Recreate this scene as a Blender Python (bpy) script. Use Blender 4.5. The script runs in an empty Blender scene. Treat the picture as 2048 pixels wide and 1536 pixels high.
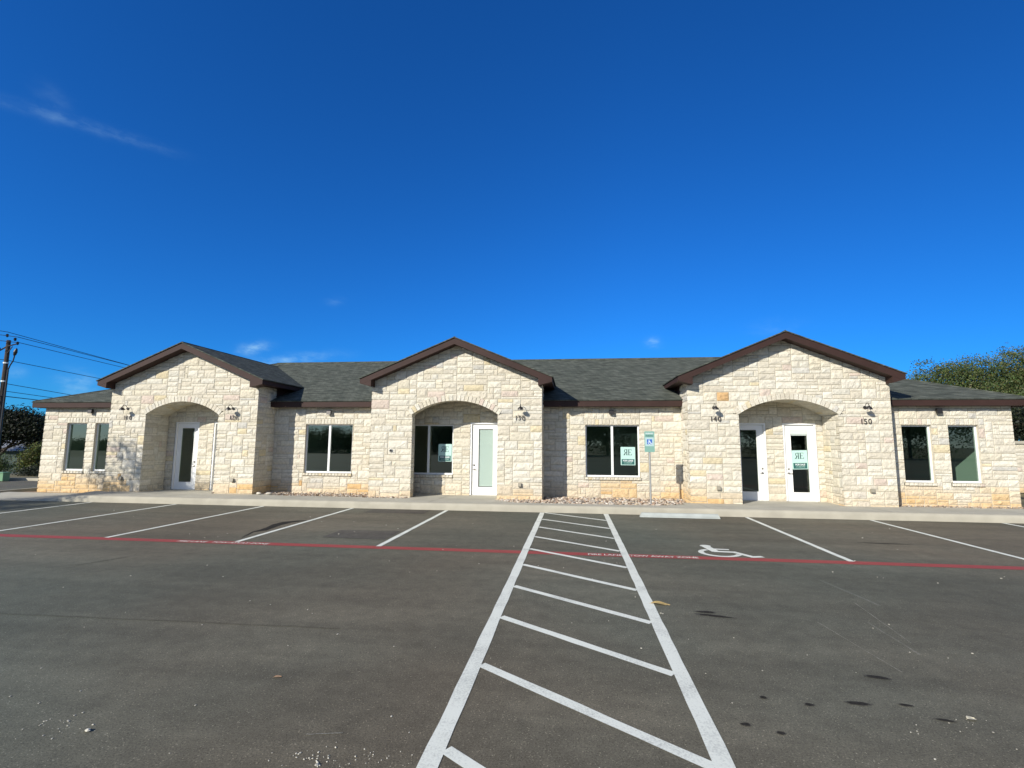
import bpy, math, random
from mathutils import Vector, Matrix, noise
random.seed(7)
SC = bpy.context.scene
COL = SC.collection
R = math.radians

# ------------------------------------------------------------------ camera
EYE = Vector((0, 0, 1.9))
def cam_basis(p, y, r):
    f = Vector((math.sin(y)*math.cos(p), math.cos(y)*math.cos(p), math.sin(p)))
    rt = Vector((math.cos(y), -math.sin(y), 0)); up = rt.cross(f)
    c, s = math.cos(r), math.sin(r)
    return c*rt + s*up, -s*rt + c*up, f
RT, UP, FW = cam_basis(0.1180, -0.1200, 0.0068)
cam = bpy.data.cameras.new('camera'); cam.sensor_width = 36; cam.lens = 36*1011/2048
cam.clip_start = 0.05; cam.clip_end = 3000
co = bpy.data.objects.new('camera', cam); COL.objects.link(co)
m = Matrix((RT, UP, -FW)).transposed().to_4x4(); m.translation = EYE; co.matrix_world = m
SC.camera = co
SC.view_settings.view_transform = 'Standard'; SC.view_settings.look = 'None'
SC.view_settings.exposure = 0.30; SC.view_settings.gamma = 1.0
SC.cycles.max_bounces = 8; SC.cycles.transparent_max_bounces = 12

def raydir(u, v):   # a direction in the sky, from pixel coordinates of the 2048 px photo (used for the clouds)
    return (FW + RT*((u-1024)/1011) - UP*((v-768)/1011)).normalized()

# ------------------------------------------------------------------ sun + sky
SUN_EL = math.atan(0.502); AZX, AZY = 0.587, 0.810       # light travels towards +x, +y
sl = bpy.data.lights.new('sun', 'SUN'); sl.energy = 5.0; sl.angle = R(0.5); sl.color = (1.0, 0.945, 0.85)
so = bpy.data.objects.new('sun', sl); COL.objects.link(so)
ldir = Vector((AZX*math.cos(SUN_EL), AZY*math.cos(SUN_EL), -math.sin(SUN_EL)))
so.rotation_euler = ldir.to_track_quat('-Z', 'Y').to_euler(); so.location = (-20, -30, 30)

W = bpy.data.worlds.new('World'); SC.world = W; W.use_nodes = True
nt = W.node_tree; nt.nodes.clear()
def N(t, **k):
    n = nt.nodes.new(t)
    for a, b in k.items(): setattr(n, a, b)
    return n
out = N('ShaderNodeOutputWorld'); bg = N('ShaderNodeBackground'); sky = N('ShaderNodeTexSky')
sky.sky_type = 'NISHITA'; sky.sun_disc = False; sky.sun_elevation = SUN_EL
sky.sun_rotation = math.atan2(-AZX, -AZY); sky.air_density = 1.0; sky.dust_density = 0.0; sky.ozone_density = 6.0
bg.inputs['Strength'].default_value = 0.12
tc = N('ShaderNodeTexCoord')
# the half of the sky away from the sun is deep blue, the half on the sun's side paler and whiter
deep = N('ShaderNodeVectorMath', operation='MULTIPLY'); nt.links.new(sky.outputs[0], deep.inputs[0]); deep.inputs[1].default_value = (.10, .53, 1.0)
pale = N('ShaderNodeHueSaturation'); pale.inputs['Saturation'].default_value = .75; pale.inputs['Value'].default_value = .92; cool = N('ShaderNodeVectorMath', operation='MULTIPLY'); nt.links.new(sky.outputs[0], cool.inputs[0]); cool.inputs[1].default_value = (.84, .97, 1.14); nt.links.new(cool.outputs[0], pale.inputs['Color'])
sepd = N('ShaderNodeSeparateXYZ'); nt.links.new(tc.outputs['Generated'], sepd.inputs[0])
side = N('ShaderNodeMapRange', interpolation_type='SMOOTHSTEP'); nt.links.new(sepd.outputs[1], side.inputs[0]); side.inputs[1].default_value = -.25; side.inputs[2].default_value = .30
hs = N('ShaderNodeMix', data_type='RGBA'); nt.links.new(side.outputs[0], hs.inputs[0]); nt.links.new(pale.outputs[0], hs.inputs[6]); edge = N('ShaderNodeMapRange'); nt.links.new(sepd.outputs[0], edge.inputs[0]); edge.inputs[1].default_value = .1; edge.inputs[2].default_value = .75; edge.inputs[3].default_value = 1.0; edge.inputs[4].default_value = .78
dsc = N('ShaderNodeVectorMath', operation='SCALE'); nt.links.new(deep.outputs[0], dsc.inputs[0]); nt.links.new(edge.outputs[0], dsc.inputs['Scale']); nt.links.new(dsc.outputs[0], hs.inputs[7])
def mathn(op, a, b=None):
    n = N('ShaderNodeMath', operation=op)
    for i, x in enumerate((a, b)):
        if x is None: continue
        if isinstance(x, (int, float)): n.inputs[i].default_value = x
        else: nt.links.new(x, n.inputs[i])
    return n.outputs[0]
def dotn(v):
    n = N('ShaderNodeVectorMath', operation='DOT_PRODUCT'); nt.links.new(tc.outputs['Generated'], n.inputs[0]); n.inputs[1].default_value = v
    return n.outputs['Value']
nz = N('ShaderNodeTexNoise'); nz.inputs['Scale'].default_value = 26; nz.inputs['Detail'].default_value = 7; nz.inputs['Roughness'].default_value = .62
mp = N('ShaderNodeMapping'); mp.inputs['Scale'].default_value = (1, 1, 2.4); nt.links.new(tc.outputs['Generated'], mp.inputs[0]); nt.links.new(mp.outputs[0], nz.inputs[0])
nzr = N('ShaderNodeMapRange'); nt.links.new(nz.outputs[0], nzr.inputs[0]); nzr.inputs[1].default_value = .42; nzr.inputs[2].default_value = .72
total = None
# wisps of cloud and an old contrail: (end a, end b, half width, strength)
for a, b, w, s in [((478,701),(535,692),9,1.0), ((490,728),(665,712),10,.5), ((120,775),(190,758),20,.5), ((1290,683),(1322,686),9,.6),
                   ((-80,176),(345,303),8,.15), ((650,605),(690,600),8,.12), ((5,750),(50,742),9,.3), ((70,200),(140,212),22,.08),
                   ((1500,660),(1600,650),14,.12), ((380,722),(470,735),10,.18)]:
    da, db = raydir(*a), raydir(*b); c = (da+db).normalized(); t = (db-da); L = t.length/2; t.normalize(); n_ = c.cross(t)
    wd = w/1011
    u = mathn('DIVIDE', dotn(t), L); v = mathn('DIVIDE', dotn(n_), wd)
    u4 = mathn('POWER', mathn('ABSOLUTE', u), 4.0 if L > .1 else 2.0)
    g = mathn('EXPONENT', mathn('MULTIPLY', mathn('ADD', u4, mathn('MULTIPLY', v, v)), -1.2))
    front = mathn('GREATER_THAN', dotn(c), 0.3)
    g = mathn('MULTIPLY', mathn('MULTIPLY', g, front), s)
    total = g if total is None else mathn('ADD', total, g)
soft = mathn('ADD', mathn('MULTIPLY', nzr.outputs[0], 0.8), 0.15)
cl = mathn('MINIMUM', mathn('MULTIPLY', total, soft), 0.9)
mx = N('ShaderNodeMix', data_type='RGBA'); nt.links.new(cl, mx.inputs[0]); nt.links.new(hs.outputs[2], mx.inputs[6]); mx.inputs[7].default_value = (3.0, 5.2, 6.8, 1)
nt.links.new(mx.outputs[2], bg.inputs[0]); nt.links.new(bg.outputs[0], out.inputs[0])

# ------------------------------------------------------------------ helpers
def setp(o, label=None, cat=None, group=None, kind=None):
    if label: o['label'] = label
    if cat: o['category'] = cat
    if group: o['group'] = group
    if kind: o['kind'] = kind
    return o
def empty(name, loc, label, cat, group=None):
    o = bpy.data.objects.new(name, None); o.empty_display_size = .2; COL.objects.link(o); o.location = loc
    return setp(o, label, cat, group)
class MB:
    def __init__(s): s.v = []; s.f = []; s.c = []; s.m = []
    def face(s, pts, col=None, mi=0):
        i = len(s.v); s.v += [tuple(p) for p in pts]; s.f.append(tuple(range(i, i+len(pts)))); s.c.append(col); s.m.append(mi)
    def box(s, x0, x1, y0, y1, z0, z1, col=None, mi=0):
        a = [(x0,y0,z0),(x1,y0,z0),(x1,y1,z0),(x0,y1,z0),(x0,y0,z1),(x1,y0,z1),(x1,y1,z1),(x0,y1,z1)]
        for q in ((0,3,2,1),(4,5,6,7),(0,1,5,4),(1,2,6,5),(2,3,7,6),(3,0,4,7)): s.face([a[k] for k in q], col, mi)
    def prism(s, poly, d, col=None, mi=0):
        """poly: 3D points, counterclockwise seen from the front; d: vector to the back"""
        d = Vector(d); P = [Vector(p) for p in poly]; Q = [p+d for p in P]
        s.face(P, col, mi); s.face(Q[::-1], col, mi)
        for i in range(len(P)):
            j = (i+1) % len(P); s.face([P[j], P[i], Q[i], Q[j]], col, mi)
    def tube(s, pts, r, n=8, col=None, mi=0, cap=True):
        pts = [Vector(p) for p in pts]; rs = r if isinstance(r, (list, tuple)) else [r]*len(pts)
        rings = []; prev = None
        for i, p in enumerate(pts):
            t = (pts[min(i+1, len(pts)-1)] - pts[max(i-1, 0)]).normalized()
            a = prev if prev is not None else (Vector((0,0,1)) if abs(t.z) < .9 else Vector((1,0,0)))
            u = (a - t*a.dot(t)).normalized(); w = t.cross(u); prev = u
            rings.append([p + (u*math.cos(2*math.pi*k/n) + w*math.sin(2*math.pi*k/n))*rs[i] for k in range(n)])
        for A, B in zip(rings, rings[1:]):
            for k in range(n): s.face([A[k], A[(k+1)%n], B[(k+1)%n], B[k]], col, mi)
        if cap: s.face(rings[0][::-1], col, mi); s.face(rings[-1], col, mi)
    def lathe(s, prof, c, axis=(0,0,1), n=20, col=None):
        ax = Vector(axis).normalized(); a = Vector((0,0,1)) if abs(ax.z) < .9 else Vector((1,0,0))
        u = (a-ax*a.dot(ax)).normalized(); w = ax.cross(u); c = Vector(c)
        rings = [[c+ax*h+(u*math.cos(2*math.pi*k/n)+w*math.sin(2*math.pi*k/n))*r for k in range(n)] for r, h in prof]
        for A, B in zip(rings, rings[1:]):
            for k in range(n): s.face([A[k], A[(k+1)%n], B[(k+1)%n], B[k]], col)
    def build(s, name, mats, parent=None, smooth=False, merge=False):
        me = bpy.data.meshes.new(name)
        if merge:
            idx = {}; vv = []; ff = []
            mpp = []
            for p in s.v:
                k = (round(p[0], 5), round(p[1], 5), round(p[2], 5))
                if k not in idx: idx[k] = len(vv); vv.append(p)
                mpp.append(idx[k])
            keep = []
            for fi, f in enumerate(s.f):
                g = []
                for i in f:
                    if mpp[i] not in g: g.append(mpp[i])
                if len(g) > 2: ff.append(g); keep.append(fi)
            s.c = [s.c[i] for i in keep]; s.m = [s.m[i] for i in keep]
            me.from_pydata(vv, [], ff)
        else: me.from_pydata(s.v, [], s.f)
        if not isinstance(mats, (list, tuple)): mats = [mats]
        for mt in mats: me.materials.append(mt)
        if len(mats) > 1: me.polygons.foreach_set('material_index', s.m)
        if smooth: me.polygons.foreach_set('use_smooth', [True]*len(me.polygons))
        if any(c is not None for c in s.c):
            at = me.color_attributes.new('Col', 'FLOAT_COLOR', 'CORNER'); buf = []
            for p, c in zip(me.polygons, s.c): buf += (list(c or (.5,.5,.5)) + [1]) * p.loop_total
            at.data.foreach_set('color', buf)
        me.update()
        o = bpy.data.objects.new(name, me); COL.objects.link(o)
        if parent: o.parent = parent; o.matrix_parent_inverse = Matrix.Translation(-parent.matrix_basis.translation) if parent.parent is None else Matrix()
        return o

def mat(name, col=(.5,.5,.5), rough=.7, metal=0, spec=.5, bump=None, var=None, vcol=False):
    """bump = (scale, strength, distance); var = (scale, amount) colour noise"""
    mt = bpy.data.materials.new(name); mt.use_nodes = True; t = mt.node_tree; b = t.nodes['Principled BSDF']
    b.inputs['Roughness'].default_value = rough; b.inputs['Metallic'].default_value = metal; b.inputs['Specular IOR Level'].default_value = spec
    b.inputs['Base Color'].default_value = (*col, 1)
    tcn = t.nodes.new('ShaderNodeTexCoord'); src = None
    if vcol:
        a = t.nodes.new('ShaderNodeAttribute'); a.attribute_name = 'Col'; src = a.outputs['Color']
    if var:
        n = t.nodes.new('ShaderNodeTexNoise'); n.inputs['Scale'].default_value = var[0]; n.inputs['Detail'].default_value = 5
        t.links.new(tcn.outputs['Object'], n.inputs[0])
        mr = t.nodes.new('ShaderNodeMapRange'); mr.inputs[1].default_value = .3; mr.inputs[2].default_value = .7
        mr.inputs[3].default_value = 1-var[1]; mr.inputs[4].default_value = 1+var[1]; t.links.new(n.outputs[0], mr.inputs[0])
        m_ = t.nodes.new('ShaderNodeVectorMath'); m_.operation = 'SCALE'
        if src: t.links.new(src, m_.inputs[0])
        else: m_.inputs[0].default_value = col
        t.links.new(mr.outputs[0], m_.inputs['Scale']); src = m_.outputs[0]
    if src: t.links.new(src, b.inputs['Base Color'])
    if bump:
        n = t.nodes.new('ShaderNodeTexNoise'); n.inputs['Scale'].default_value = bump[0]; n.inputs['Detail'].default_value = 6
        t.links.new(tcn.outputs['Object'], n.inputs[0]); bp = t.nodes.new('ShaderNodeBump'); bp.inputs['Strength'].default_value = bump[1]; bp.inputs['Distance'].default_value = bump[2]
        t.links.new(n.outputs[0], bp.inputs['Height']); t.links.new(bp.outputs[0], b.inputs['Normal'])
    return mt
def nn(t, typ, **k):
    n = t.nodes.new(typ)
    for a, b in k.items(): setattr(n, a, b)
    return n

M = {}
M['stone'] = mat('limestone', rough=.92, spec=.2, vcol=True, var=(14, .13), bump=(30, .8, .03))
M['trim'] = mat('brown_trim', (.037, .0185, .0145), rough=.65, spec=.25, var=(3, .12))
M['white'] = mat('white_paint', (.80, .80, .77), rough=.35)
M['vinyl'] = mat('white_vinyl', (.74, .75, .73), rough=.4)
M['dark'] = mat('dark_bronze', (.025, .022, .02), rough=.4, metal=.3)
M['steel'] = mat('galvanised_steel', (.42, .42, .40), rough=.45, metal=.6, var=(20, .1))
M['nickel'] = mat('brushed_nickel', (.35, .33, .30), rough=.3, metal=.9)
M['concrete'] = mat('concrete', (.40, .38, .315), rough=.9, spec=.2, var=(1.6, .10), bump=(90, .25, .01))
M['kerbc'] = mat('kerb_concrete', (.37, .345, .275), rough=.9, spec=.2, var=(2.3, .10), bump=(60, .3, .01))
M['stopc'] = mat('wheel_stop_concrete', (.37, .395, .37), rough=.9, spec=.2, var=(4, .12), bump=(60, .4, .01))
M['inner'] = mat('interior_paint', (.60, .66, .60), rough=.9)
M['carpet'] = mat('carpet', (.05, .05, .045), rough=1)
M['blind'] = mat('closed_blind', (.55, .62, .58), rough=.6)
M['rock'] = mat('river_rock', rough=.85, vcol=True, var=(25, .15))
M['bark'] = mat('bark', (.07, .055, .042), rough=1, var=(8, .3), bump=(20, .6, .02))
M['wood'] = mat('pole_wood', (.055, .043, .035), rough=.95, var=(5, .25))
M['wire'] = mat('black_wire', (.03, .03, .035), rough=.6)
M['ground'] = mat('dry_grass_ground', (.12, .105, .05), rough=1, var=(.8, .35), bump=(12, .6, .05))
M['soil'] = mat('bare_soil', (.22, .15, .09), rough=1, var=(6, .25), bump=(40, .7, .02))
M['boxgreen'] = mat('utility_green', (.12, .25, .13), rough=.5)
M['red'] = None

def leafmat(name, tint):
    mt = bpy.data.materials.new(name); mt.use_nodes = True; t = mt.node_tree; b = t.nodes['Principled BSDF']
    a = nn(t, 'ShaderNodeAttribute'); a.attribute_name = 'Col'
    t.links.new(a.outputs['Color'], b.inputs['Base Color']); b.inputs['Roughness'].default_value = .55; b.inputs['Specular IOR Level'].default_value = .3
    tr = nn(t, 'ShaderNodeBsdfTranslucent'); t.links.new(a.outputs['Color'], tr.inputs[0])
    mx_ = nn(t, 'ShaderNodeMixShader'); mx_.inputs[0].default_value = .25
    t.links.new(b.outputs[0], mx_.inputs[1]); t.links.new(tr.outputs[0], mx_.inputs[2])
    t.links.new(mx_.outputs[0], t.nodes['Material Output'].inputs[0]); return mt
M['leaf'] = leafmat('leaves', 0)

def glassmat():
    mt = bpy.data.materials.new('window_glass'); mt.use_nodes = True; t = mt.node_tree; t.nodes.clear()
    o = nn(t, 'ShaderNodeOutputMaterial'); tr = nn(t, 'ShaderNodeBsdfTransparent'); tr.inputs[0].default_value = (.50, .62, .55, 1)
    gl = nn(t, 'ShaderNodeBsdfGlossy'); gl.inputs['Roughness'].default_value = .0; gl.inputs[0].default_value = (.86, 1, .95, 1)
    fr = nn(t, 'ShaderNodeLayerWeight'); fr.inputs[0].default_value = .5          # 'facing' is the same from both sides of the pane
    pw = nn(t, 'ShaderNodeMath', operation='POWER'); t.links.new(fr.outputs['Facing'], pw.inputs[0]); pw.inputs[1].default_value = 3.5
    ad = nn(t, 'ShaderNodeMath', operation='MULTIPLY_ADD'); ad.inputs[1].default_value = .9; ad.inputs[2].default_value = .13; ad.use_clamp = True
    t.links.new(pw.outputs[0], ad.inputs[0])
    mx_ = nn(t, 'ShaderNodeMixShader'); t.links.new(ad.outputs[0], mx_.inputs[0]); t.links.new(tr.outputs[0], mx_.inputs[1]); t.links.new(gl.outputs[0], mx_.inputs[2])
    t.links.new(mx_.outputs[0], o.inputs[0]); return mt
M['glass'] = glassmat()

def shinglemat():
    mt = bpy.data.materials.new('asphalt_shingles'); mt.use_nodes = True; t = mt.node_tree; b = t.nodes['Principled BSDF']
    b.inputs['Roughness'].default_value = .95; b.inputs['Specular IOR Level'].default_value = .15
    g = nn(t, 'ShaderNodeTexCoord'); s = nn(t, 'ShaderNodeSeparateXYZ'); t.links.new(g.outputs['Object'], s.inputs[0])
    ad = nn(t, 'ShaderNodeMath', operation='ADD'); t.links.new(s.outputs[0], ad.inputs[0]); t.links.new(s.outputs[1], ad.inputs[1])
    sc = nn(t, 'ShaderNodeMath', operation='MULTIPLY'); t.links.new(s.outputs[2], sc.inputs[0]); sc.inputs[1].default_value = 2.55
    cb = nn(t, 'ShaderNodeCombineXYZ'); t.links.new(ad.outputs[0], cb.inputs[0]); t.links.new(sc.outputs[0], cb.inputs[1])
    br = nn(t, 'ShaderNodeTexBrick'); t.links.new(cb.outputs[0], br.inputs[0]); br.inputs['Scale'].default_value = 1
    br.inputs['Brick Width'].default_value = .19; br.inputs['Row Height'].default_value = .142; br.inputs['Mortar Size'].default_value = .006; br.offset = .37
    br.inputs['Color1'].default_value = (.058, .066, .054, 1); br.inputs['Color2'].default_value = (.096, .104, .086, 1); br.inputs['Mortar'].default_value = (.045, .050, .042, 1)
    n = nn(t, 'ShaderNodeTexNoise'); n.inputs['Scale'].default_value = 5; n.inputs['Detail'].default_value = 5
    mpn = nn(t, 'ShaderNodeMapping'); mpn.inputs['Scale'].default_value = (.45, 1.7, 1); t.links.new(cb.outputs[0], mpn.inputs[0]); t.links.new(mpn.outputs[0], n.inputs[0])
    mr = nn(t, 'ShaderNodeMapRange'); mr.inputs[1].default_value = .33; mr.inputs[2].default_value = .67; mr.inputs[3].default_value = .68; mr.inputs[4].default_value = 1.38; t.links.new(n.outputs[0], mr.inputs[0])
    v = nn(t, 'ShaderNodeVectorMath', operation='SCALE'); t.links.new(br.outputs[0], v.inputs[0]); t.links.new(mr.outputs[0], v.inputs['Scale'])
    t.links.new(v.outputs[0], b.inputs['Base Color'])
    n2 = nn(t, 'ShaderNodeTexNoise'); n2.inputs['Scale'].default_value = 120; t.links.new(g.outputs['Object'], n2.inputs[0])
    bp = nn(t, 'ShaderNodeBump'); bp.inputs['Strength'].default_value = .6; bp.inputs['Distance'].default_value = .01; t.links.new(n2.outputs[0], bp.inputs['Height'])
    bp2 = nn(t, 'ShaderNodeBump'); bp2.inputs['Strength'].default_value = .7; bp2.inputs['Distance'].default_value = .012; bp2.invert = True
    t.links.new(br.outputs['Fac'], bp2.inputs['Height']); t.links.new(bp.outputs[0], bp2.inputs['Normal']); t.links.new(bp2.outputs[0], b.inputs['Normal'])
    return mt
M['shingle'] = shinglemat()

def asphaltmat(name, base, patchy=True):
    mt = bpy.data.materials.new(name); mt.use_nodes = True; t = mt.node_tree; b = t.nodes['Principled BSDF']
    b.inputs['Roughness'].default_value = .88; b.inputs['Specular IOR Level'].default_value = .25
    g = nn(t, 'ShaderNodeTexCoord')
    def noi(sc, det, vec=None, ro=.5):
        n = nn(t, 'ShaderNodeTexNoise'); n.inputs['Scale'].default_value = sc; n.inputs['Detail'].default_value = det; n.inputs['Roughness'].default_value = ro
        t.links.new(vec or g.outputs['Object'], n.inputs[0]); return n.outputs[0]
    def rng(x, a, b_, c, d):
        m_ = nn(t, 'ShaderNodeMapRange'); t.links.new(x, m_.inputs[0])
        for i, q in enumerate((a, b_, c, d)): m_.inputs[i+1].default_value = q
        return m_.outputs[0]
    def mul(a, b_):
        m_ = nn(t, 'ShaderNodeMath', operation='MULTIPLY'); t.links.new(a, m_.inputs[0])
        if isinstance(b_, float): m_.inputs[1].default_value = b_
        else: t.links.new(b_, m_.inputs[1])
        return m_.outputs[0]
    big = rng(noi(.22, 4), .3, .7, .78, 1.24)
    mpn = nn(t, 'ShaderNodeMapping'); mpn.inputs['Scale'].default_value = (.25, 1.6, 1); mpn.inputs['Rotation'].default_value = (0, 0, R(6)); t.links.new(g.outputs['Object'], mpn.inputs[0])
    streak = rng(noi(1.1, 5, mpn.outputs[0], .6), .3, .7, .84, 1.16)
    mid = rng(noi(5, 6, None, .65), .3, .7, .84, 1.16)
    fine = rng(noi(75, 5, None, .9), .3, .7, .42, 1.58)
    vo = nn(t, 'ShaderNodeTexVoronoi'); vo.inputs['Scale'].default_value = 150; t.links.new(g.outputs['Object'], vo.inputs[0])
    sepv = nn(t, 'ShaderNodeSeparateColor'); t.links.new(vo.outputs['Color'], sepv.inputs[0])
    spk = rng(sepv.outputs[0], .975, .99, 1.0, 2.2)       # pale aggregate here and there
    drk = rng(sepv.outputs[1], .0, .22, .62, 1.0)
    f = mul(mul(mul(big, streak), mul(mid, fine)), mul(spk, drk))
    ramp = nn(t, 'ShaderNodeMix', data_type='RGBA'); t.links.new(rng(noi(.13, 3), .38, .62, 0, 1), ramp.inputs[0])
    ramp.inputs[6].default_value = (base[0]*1.13, base[1]*1.0, base[2]*.93, 1); ramp.inputs[7].default_value = (base[0]*.90, base[1]*.98, base[2]*.99, 1)
    v = nn(t, 'ShaderNodeVectorMath', operation='SCALE'); t.links.new(ramp.outputs[2], v.inputs[0]); t.links.new(f, v.inputs['Scale']); t.links.new(v.outputs[0], b.inputs['Base Color'])
    bp = nn(t, 'ShaderNodeBump'); bp.inputs['Strength'].default_value = .55; bp.inputs['Distance'].default_value = .006
    t.links.new(noi(95, 5, None, .75), bp.inputs['Height']); t.links.new(bp.outputs[0], b.inputs['Normal'])
    return mt
M['asphalt'] = asphaltmat('asphalt', (.112, .109, .082))
M['asphalt2'] = asphaltmat('asphalt_patch', (.080, .076, .064))

def paintmat(name, col, wear):
    """traffic paint, thin enough that the asphalt grain shows"""
    mt = bpy.data.materials.new(name); mt.use_nodes = True; t = mt.node_tree; b = t.nodes['Principled BSDF']
    b.inputs['Roughness'].default_value = .7; g = nn(t, 'ShaderNodeTexCoord')
    n = nn(t, 'ShaderNodeTexNoise'); n.inputs['Scale'].default_value = 60; n.inputs['Detail'].default_value = 5; n.inputs['Roughness'].default_value = .8; t.links.new(g.outputs['Object'], n.inputs[0])
    n2 = nn(t, 'ShaderNodeTexNoise'); n2.inputs['Scale'].default_value = 3; n2.inputs['Detail'].default_value = 4; t.links.new(g.outputs['Object'], n2.inputs[0])
    ad = nn(t, 'ShaderNodeMath', operation='MULTIPLY_ADD'); t.links.new(n2.outputs[0], ad.inputs[0]); ad.inputs[1].default_value = .5; t.links.new(n.outputs[0], ad.inputs[2])
    mr = nn(t, 'ShaderNodeMapRange'); t.links.new(ad.outputs[0], mr.inputs[0]); mr.inputs[1].default_value = wear+.04; mr.inputs[2].default_value = wear+.28
    mx_ = nn(t, 'ShaderNodeMix', data_type='RGBA'); t.links.new(mr.outputs[0], mx_.inputs[0]); mx_.inputs[6].default_value = tuple(c*.58+.01 for c in col)+(1,); mx_.inputs[7].default_value = (*col, 1)
    t.links.new(mx_.outputs[2], b.inputs['Base Color'])
    bp = nn(t, 'ShaderNodeBump'); bp.inputs['Strength'].default_value = .5; bp.inputs['Distance'].default_value = .005; t.links.new(n.outputs[0], bp.inputs['Height']); t.links.new(bp.outputs[0], b.inputs['Normal'])
    return mt
M['linew'] = paintmat('white_line_paint', (.71, .725, .63), .49)
M['liner'] = paintmat('red_line_paint', (.30, .045, .038), .46)

def flat(name, col, rough=.5): return mat(name, col, rough)
M['mint'] = flat('sign_mint', (.42, .62, .56)); M['teal'] = flat('sign_teal', (.02, .10, .09)); M['ink'] = flat('sign_ink', (.015, .04, .04))
M['signgreen'] = mat('sign_green', (.22, .40, .33), .35, metal=.2); M['signpale'] = flat('sign_pale', (.36, .50, .50)); M['signblue'] = flat('sign_blue', (.02, .11, .42)); M['signwhite'] = flat('sign_white', (.7, .75, .75))
M['boxtan'] = flat('cover_tan', (.26, .235, .18), .6); M['num'] = flat('number_bronze', (.05, .04, .035)); M['siding'] = mat('far_siding', (.028, .05, .043), .8); M['metalroof'] = mat('ribbed_metal_roof', (.55, .56, .56), .5, metal=.3)

def text_mesh(name, body, size, m_, mtx, parent=None, depth=.0, align='CENTER', bold=0.0, sx=1.0):
    cu = bpy.data.curves.new('t', 'FONT'); cu.body = body; cu.size = size; cu.extrude = depth; cu.align_x = align; cu.align_y = 'CENTER'; cu.offset = bold
    to = bpy.data.objects.new('t', cu); COL.objects.link(to)
    me = bpy.data.meshes.new_from_object(to, depsgraph=bpy.context.evaluated_depsgraph_get())
    bpy.data.objects.remove(to); bpy.data.curves.remove(cu)
    me.transform(mtx @ Matrix.Diagonal((sx, 1, 1, 1))); me.materials.clear(); me.materials.append(m_); me.name = name
    o = bpy.data.objects.new(name, me); COL.objects.link(o)
    if parent: o.parent = parent; o.matrix_parent_inverse = Matrix.Translation(-parent.matrix_basis.translation)
    return o
def upright(x, y, z): return Matrix(((1,0,0,x),(0,0,-1,y),(0,1,0,z),(0,0,0,1)))   # text plane facing -y

# ------------------------------------------------------------------ ground, car park, pavement
def gz(x, y):
    k = max(0, min(1, (-x-29)/5)) * max(0, min(1, (y-27.5)/6)); return -.03 - 1.35*k
g = MB()
xs = [-900, -300, -150, -100] + [-80+2*i for i in range(81)] + [100, 150, 300, 900]; ys = [-900, -300, -150, -90, -60, -30, 0, 10] + [14+1.5*i for i in range(40)] + [90, 150, 300, 900]
for i in range(len(xs)-1):
    for j in range(len(ys)-1):
        q = [(xs[i], ys[j]), (xs[i+1], ys[j]), (xs[i+1], ys[j+1]), (xs[i], ys[j+1])]; g.face([(x, y, gz(x, y)) for x, y in q])
setp(g.build('ground', M['ground'], smooth=True, merge=True), 'dry grass and earth reaching away beyond the car park', kind='structure')
a = MB(); a.face([(-60,-48,0),(55,-48,0),(55,14.75,0),(-20.4,14.75,0),(-20.4,14.75,0),(-60,14.75,0)])
a.face([(-60,14.75,0),(-20.4,14.75,0),(-20.4,27,0),(-60,27,0)])
setp(a.build('parking_lot', M['asphalt'], merge=True), 'dark grey asphalt car park in front of the stone building', kind='structure')
# pavement: kerb face + sloping top
KY = 14.47
def kz(x):           # height of the kerb, dropping to a ramp at the left end
    t = max(0, min(1, (x+17.6)/2.6)); t = t*t*(3-2*t); return .03 + .165*t
XS = [-21 + .5*i for i in range(0, 81)]
k = MB(); s_ = MB()
prev = None
for x0, x1 in zip(XS, XS[1:]):
    def prof(x):
        h = kz(x); return [(x, KY, -.05), (x, KY+.012, h*.55), (x, KY+.03, h-.03), (x, KY+.055, h-.008), (x, KY+.09, h), (x, KY+.16, h+.002)]
    P0, P1 = prof(x0), prof(x1)
    for i in range(len(P0)-1): k.face([P0[i], P1[i], P1[i+1], P0[i+1]])
setp(k.build('kerb', M['kerbc'], smooth=True, merge=True), 'pale concrete kerb along the front of the pavement', kind='structure')
def pz(x, y):
    h = kz(x)+.002; t = max(0, min(1, (y-KY-.16)/1.6)); return h + (.155-h)*t if x > -17 else h + (max(.06, .155+.045*(x+15))-h)*t
def pave_back(x):
    if -14.94 < x < -12.18 or 5.03 < x < 7.9 or -5.26 < x < -2.42: return 17.3
    if x < -20.3: return 16.0
    if x < -10.7: return 16.3
    if -9.99 < x < -6.8: return 15.98
    if -6.8 <= x < -5.3: return 15.8
    if -2.42 <= x < 3.2:
        return 15.12 + .75*math.exp(-((x+2.42)/.4)**2) + .55*math.exp(-((x-3.2)/.45)**2)
    if 3.2 <= x <= 9.3: return 16.25
    return 16.36
XP = sorted(set([round(-21+.25*i, 3) for i in range(0, 161)] + [-14.94, -12.18, -5.26, -2.42, 5.03, 7.9]))
for x0, x1 in zip(XP, XP[1:]):
    yb = pave_back((x0+x1)/2); y0 = KY+.16; n = 6
    for j in range(n):
        ya, yc = y0+(yb-y0)*j/n, y0+(yb-y0)*(j+1)/n
        s_.face([(x0, ya, pz(x0, ya)), (x1, ya, pz(x1, ya)), (x1, yc, pz(x1, yc)), (x0, yc, pz(x0, yc))])
setp(s_.build('pavement', M['concrete'], smooth=False), 'grey concrete pavement between the kerb and the stone walls', kind='structure')
j = MB()
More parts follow.
